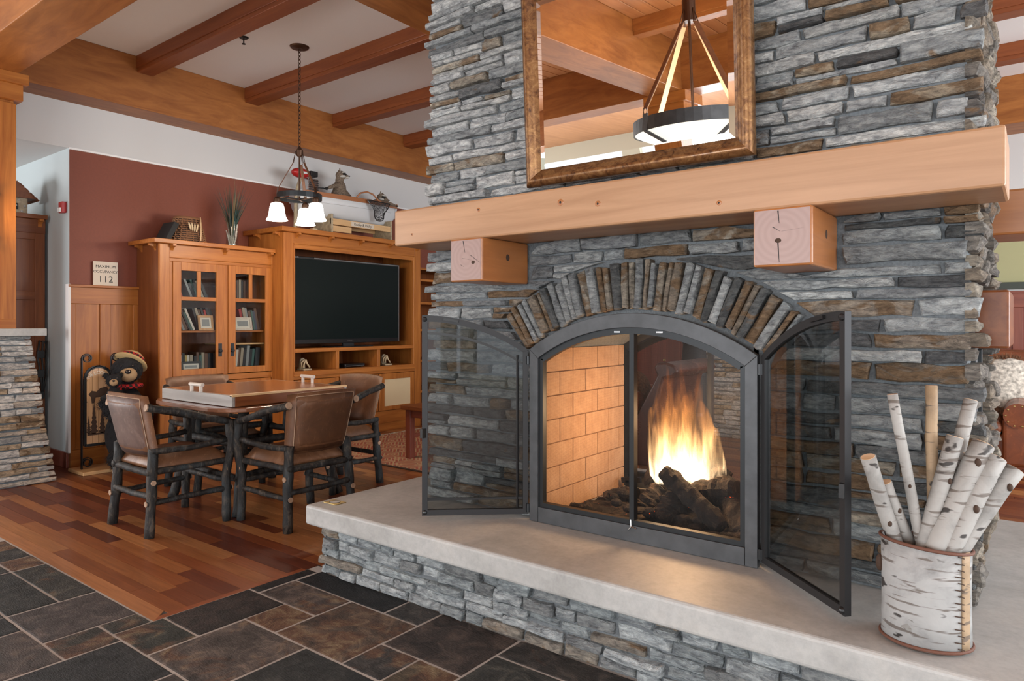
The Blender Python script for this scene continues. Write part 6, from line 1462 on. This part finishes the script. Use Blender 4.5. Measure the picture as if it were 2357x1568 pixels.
blog((2224,1045,.03),(2176,1230,.02), 0.0286, 'pinkish birch log half hidden behind the thick central log', 'birch', seed=7)
blog((2262,1022,-.02),(2155,1255,-.045), 0.0306, 'thickest birch log with a pale cut end, leaning right', seed=8)
blog((2292,1052,-.035),(2188,1255,-.055), 0.0292, 'thick birch log with a round cut end, second from the right', seed=9)
blog((2332,1080,-.03),(2212,1255,-.045), 0.0279, 'rightmost birch log leaning out over the hearth', seed=10)
# ------------------------------------------------------------------ beyond the fireplace
lc_ = thing('leather_chair', 'dark red leather chair with a rolled back seen through the flames', 'armchair', (-2.86, 5.3, 0))
X0, Y0 = -2.86, 5.25
ks_ = .87
prof = [(-.02,.40),(.10,.42),(.22,.70),(.33,.93),(.36,1.00),(.33,1.07),(.36,1.12),(.44,1.13),(.52,1.10),(.55,1.04),(.50,.99),(.42,.97),(.36,.70),(.28,.12),(-.02,.12)]
MB().prism([(X0+a, Y0, b*ks_) for a, b in prof], (0,.85,0)).build('backrest', 'leather_dark', lc_, bev=.02, seg=3)
MB().box(X0-.62,X0+.16,Y0,Y0+.85,.14,.40).build('seat_base', 'leather_dark', lc_, bev=.03, seg=3); MB().box(X0-.62,X0+.08,Y0+.14,Y0+.71,.40,.52).build('seat_cushion', 'leather_red', lc_, bev=.04, seg=3)
for y in (Y0-.02, Y0+.73): MB().box(X0-.62,X0+.16,y,y+.14,.14,.60).build('arm', 'leather_dark', lc_, bev=.02); MB().tube([(X0-.64,y+.07,.62),(X0+.18,y+.07,.64)], .085, 14).build('arm_roll', 'leather_red', lc_, smooth=False)
for k in range(9): MB().ell((X0+.43, Y0-.004, 1.0+.0), (.012,.006,.012), 8, 5).build('nail_head', 'brass', lc_); o = lc_.children[-1]; a_ = R(200-28*k); o.location = (.115*math.cos(a_)*.9, 0, -.08+.07*math.sin(a_))
for x in (X0-.56, X0+.10):
    for y in (Y0+.05, Y0+.78): MB().box(x,x+.05,y,y+.05,0,.14).build('foot', 'cherry_dark_z', lc_)
MB().ell((X0-.05,Y0+.45,.72), (.10,.20,.16), 14, 10, Euler((0,R(-20),0))).build('fur_cushion', 'fur_brown', lc_, smooth=True)
br_ = thing('barrel', 'dark banded barrel behind the leather chair, seen through the fireplace', 'barrel', (-2.75, 6.5, 0))
bq = ony(1598, 900, 6.5); br_.location = (bq.x, bq.y, 0)
MB().lathe([(0,0),(.105,0),(.125,.35),(.135,.62),(.125,.92),(.10,1.17),(0,1.17)], 24, (bq.x,bq.y,0)).build('staves', 'black_matte', br_, smooth=True)
for z, r_ in ((.08,.112),(.40,.130),(.80,.132),(1.10,.108)): MB().lathe([(r_,0),(r_+.006,0),(r_+.006,.03),(r_,.03)], 24, (bq.x,bq.y,z), closed=True).build('hoop', 'iron', br_)
# leather armchair with fur throw at the right edge
la = thing('leather_armchair', 'reddish brown leather armchair with a fur pillow at the right edge', 'armchair', (-.56, 7.4, 0))
gx, gy = -.56, 7.20
MB().box(gx-.42,gx+.42,gy-.05,gy+.75,.10,.36).build('seat_base', 'leather_red', la, bev=.03, seg=3); MB().box(gx-.33,gx+.33,gy-.12,gy+.55,  .36,.48).build('seat_cushion', 'leather_red', la, bev=.05, seg=3)
MB().prism([(gx-.50,gy+.50,.40),(gx-.50,gy+.62,.40),(gx-.50,gy+.86,1.02),(gx-.50,gy+.80,1.06),(gx-.50,gy+.68,1.04)], (1.0,0,0)).build('backrest', 'leather_red', la, bev=.03, seg=3)
for s in (-1, 1):
    MB().box(gx+s*.42-.09,gx+s*.42+.09,gy-.10,gy+.72,.10,.50).build('arm', 'leather_red', la, bev=.03, seg=3); MB().tube([(gx+s*.44,gy-.12,.53),(gx+s*.44,gy+.72,.56)], .105, 18).build('arm_roll', 'leather_red', la)
    for k in range(10):
        a_ = R(36*k); MB().ell((gx+s*.44+.086*math.cos(a_), gy-.122, .53+.086*math.sin(a_)), (.008,.005,.008), 7, 5).build('nail_head', 'brass', la)
for x in (gx-.40, gx+.34):
    for y in (gy-.03, gy+.66): MB().box(x,x+.06,y,y+.06,0,.10).build('foot', 'cherry_dark_z', la)
fpw = thing('fur_pillow', 'white and brown fur pillow on the leather armchair', 'pillow', (gx-.1, gy+.3, .6))
mb = MB().ell((0,0,0), (.26,.10,.24), 20, 14, Euler((R(-22),0,R(10)))); mb.v = [tuple(Vector(v)*(1+.10*mnoise.noise(Vector(v)*14)) + Vector((gx+.36,gy+.42,.76))) for v in mb.v]; mb.build('cover', 'fur_white', fpw, smooth=True)
r5 = random.Random(2); mb = MB()
for k in range(900):
    a = r5.uniform(0,6.28); M_ = Euler((R(-22),0,R(10))).to_matrix(); p = M_ @ Vector((.26*math.cos(a), r5.uniform(-.03,.03), .24*math.sin(a))) + Vector((gx+.36,gy+.42,.76)); q = p + M_ @ Vector((math.cos(a)*.06, r5.uniform(-.04,.04), math.sin(a)*.06-.01)); s = Vector((.004,0,.002)); mb.add([p-s, p+s, q], [(0,1,2)])
tag(mb.build('fur_trim', 'fur_brown', fpw), kind='stuff')
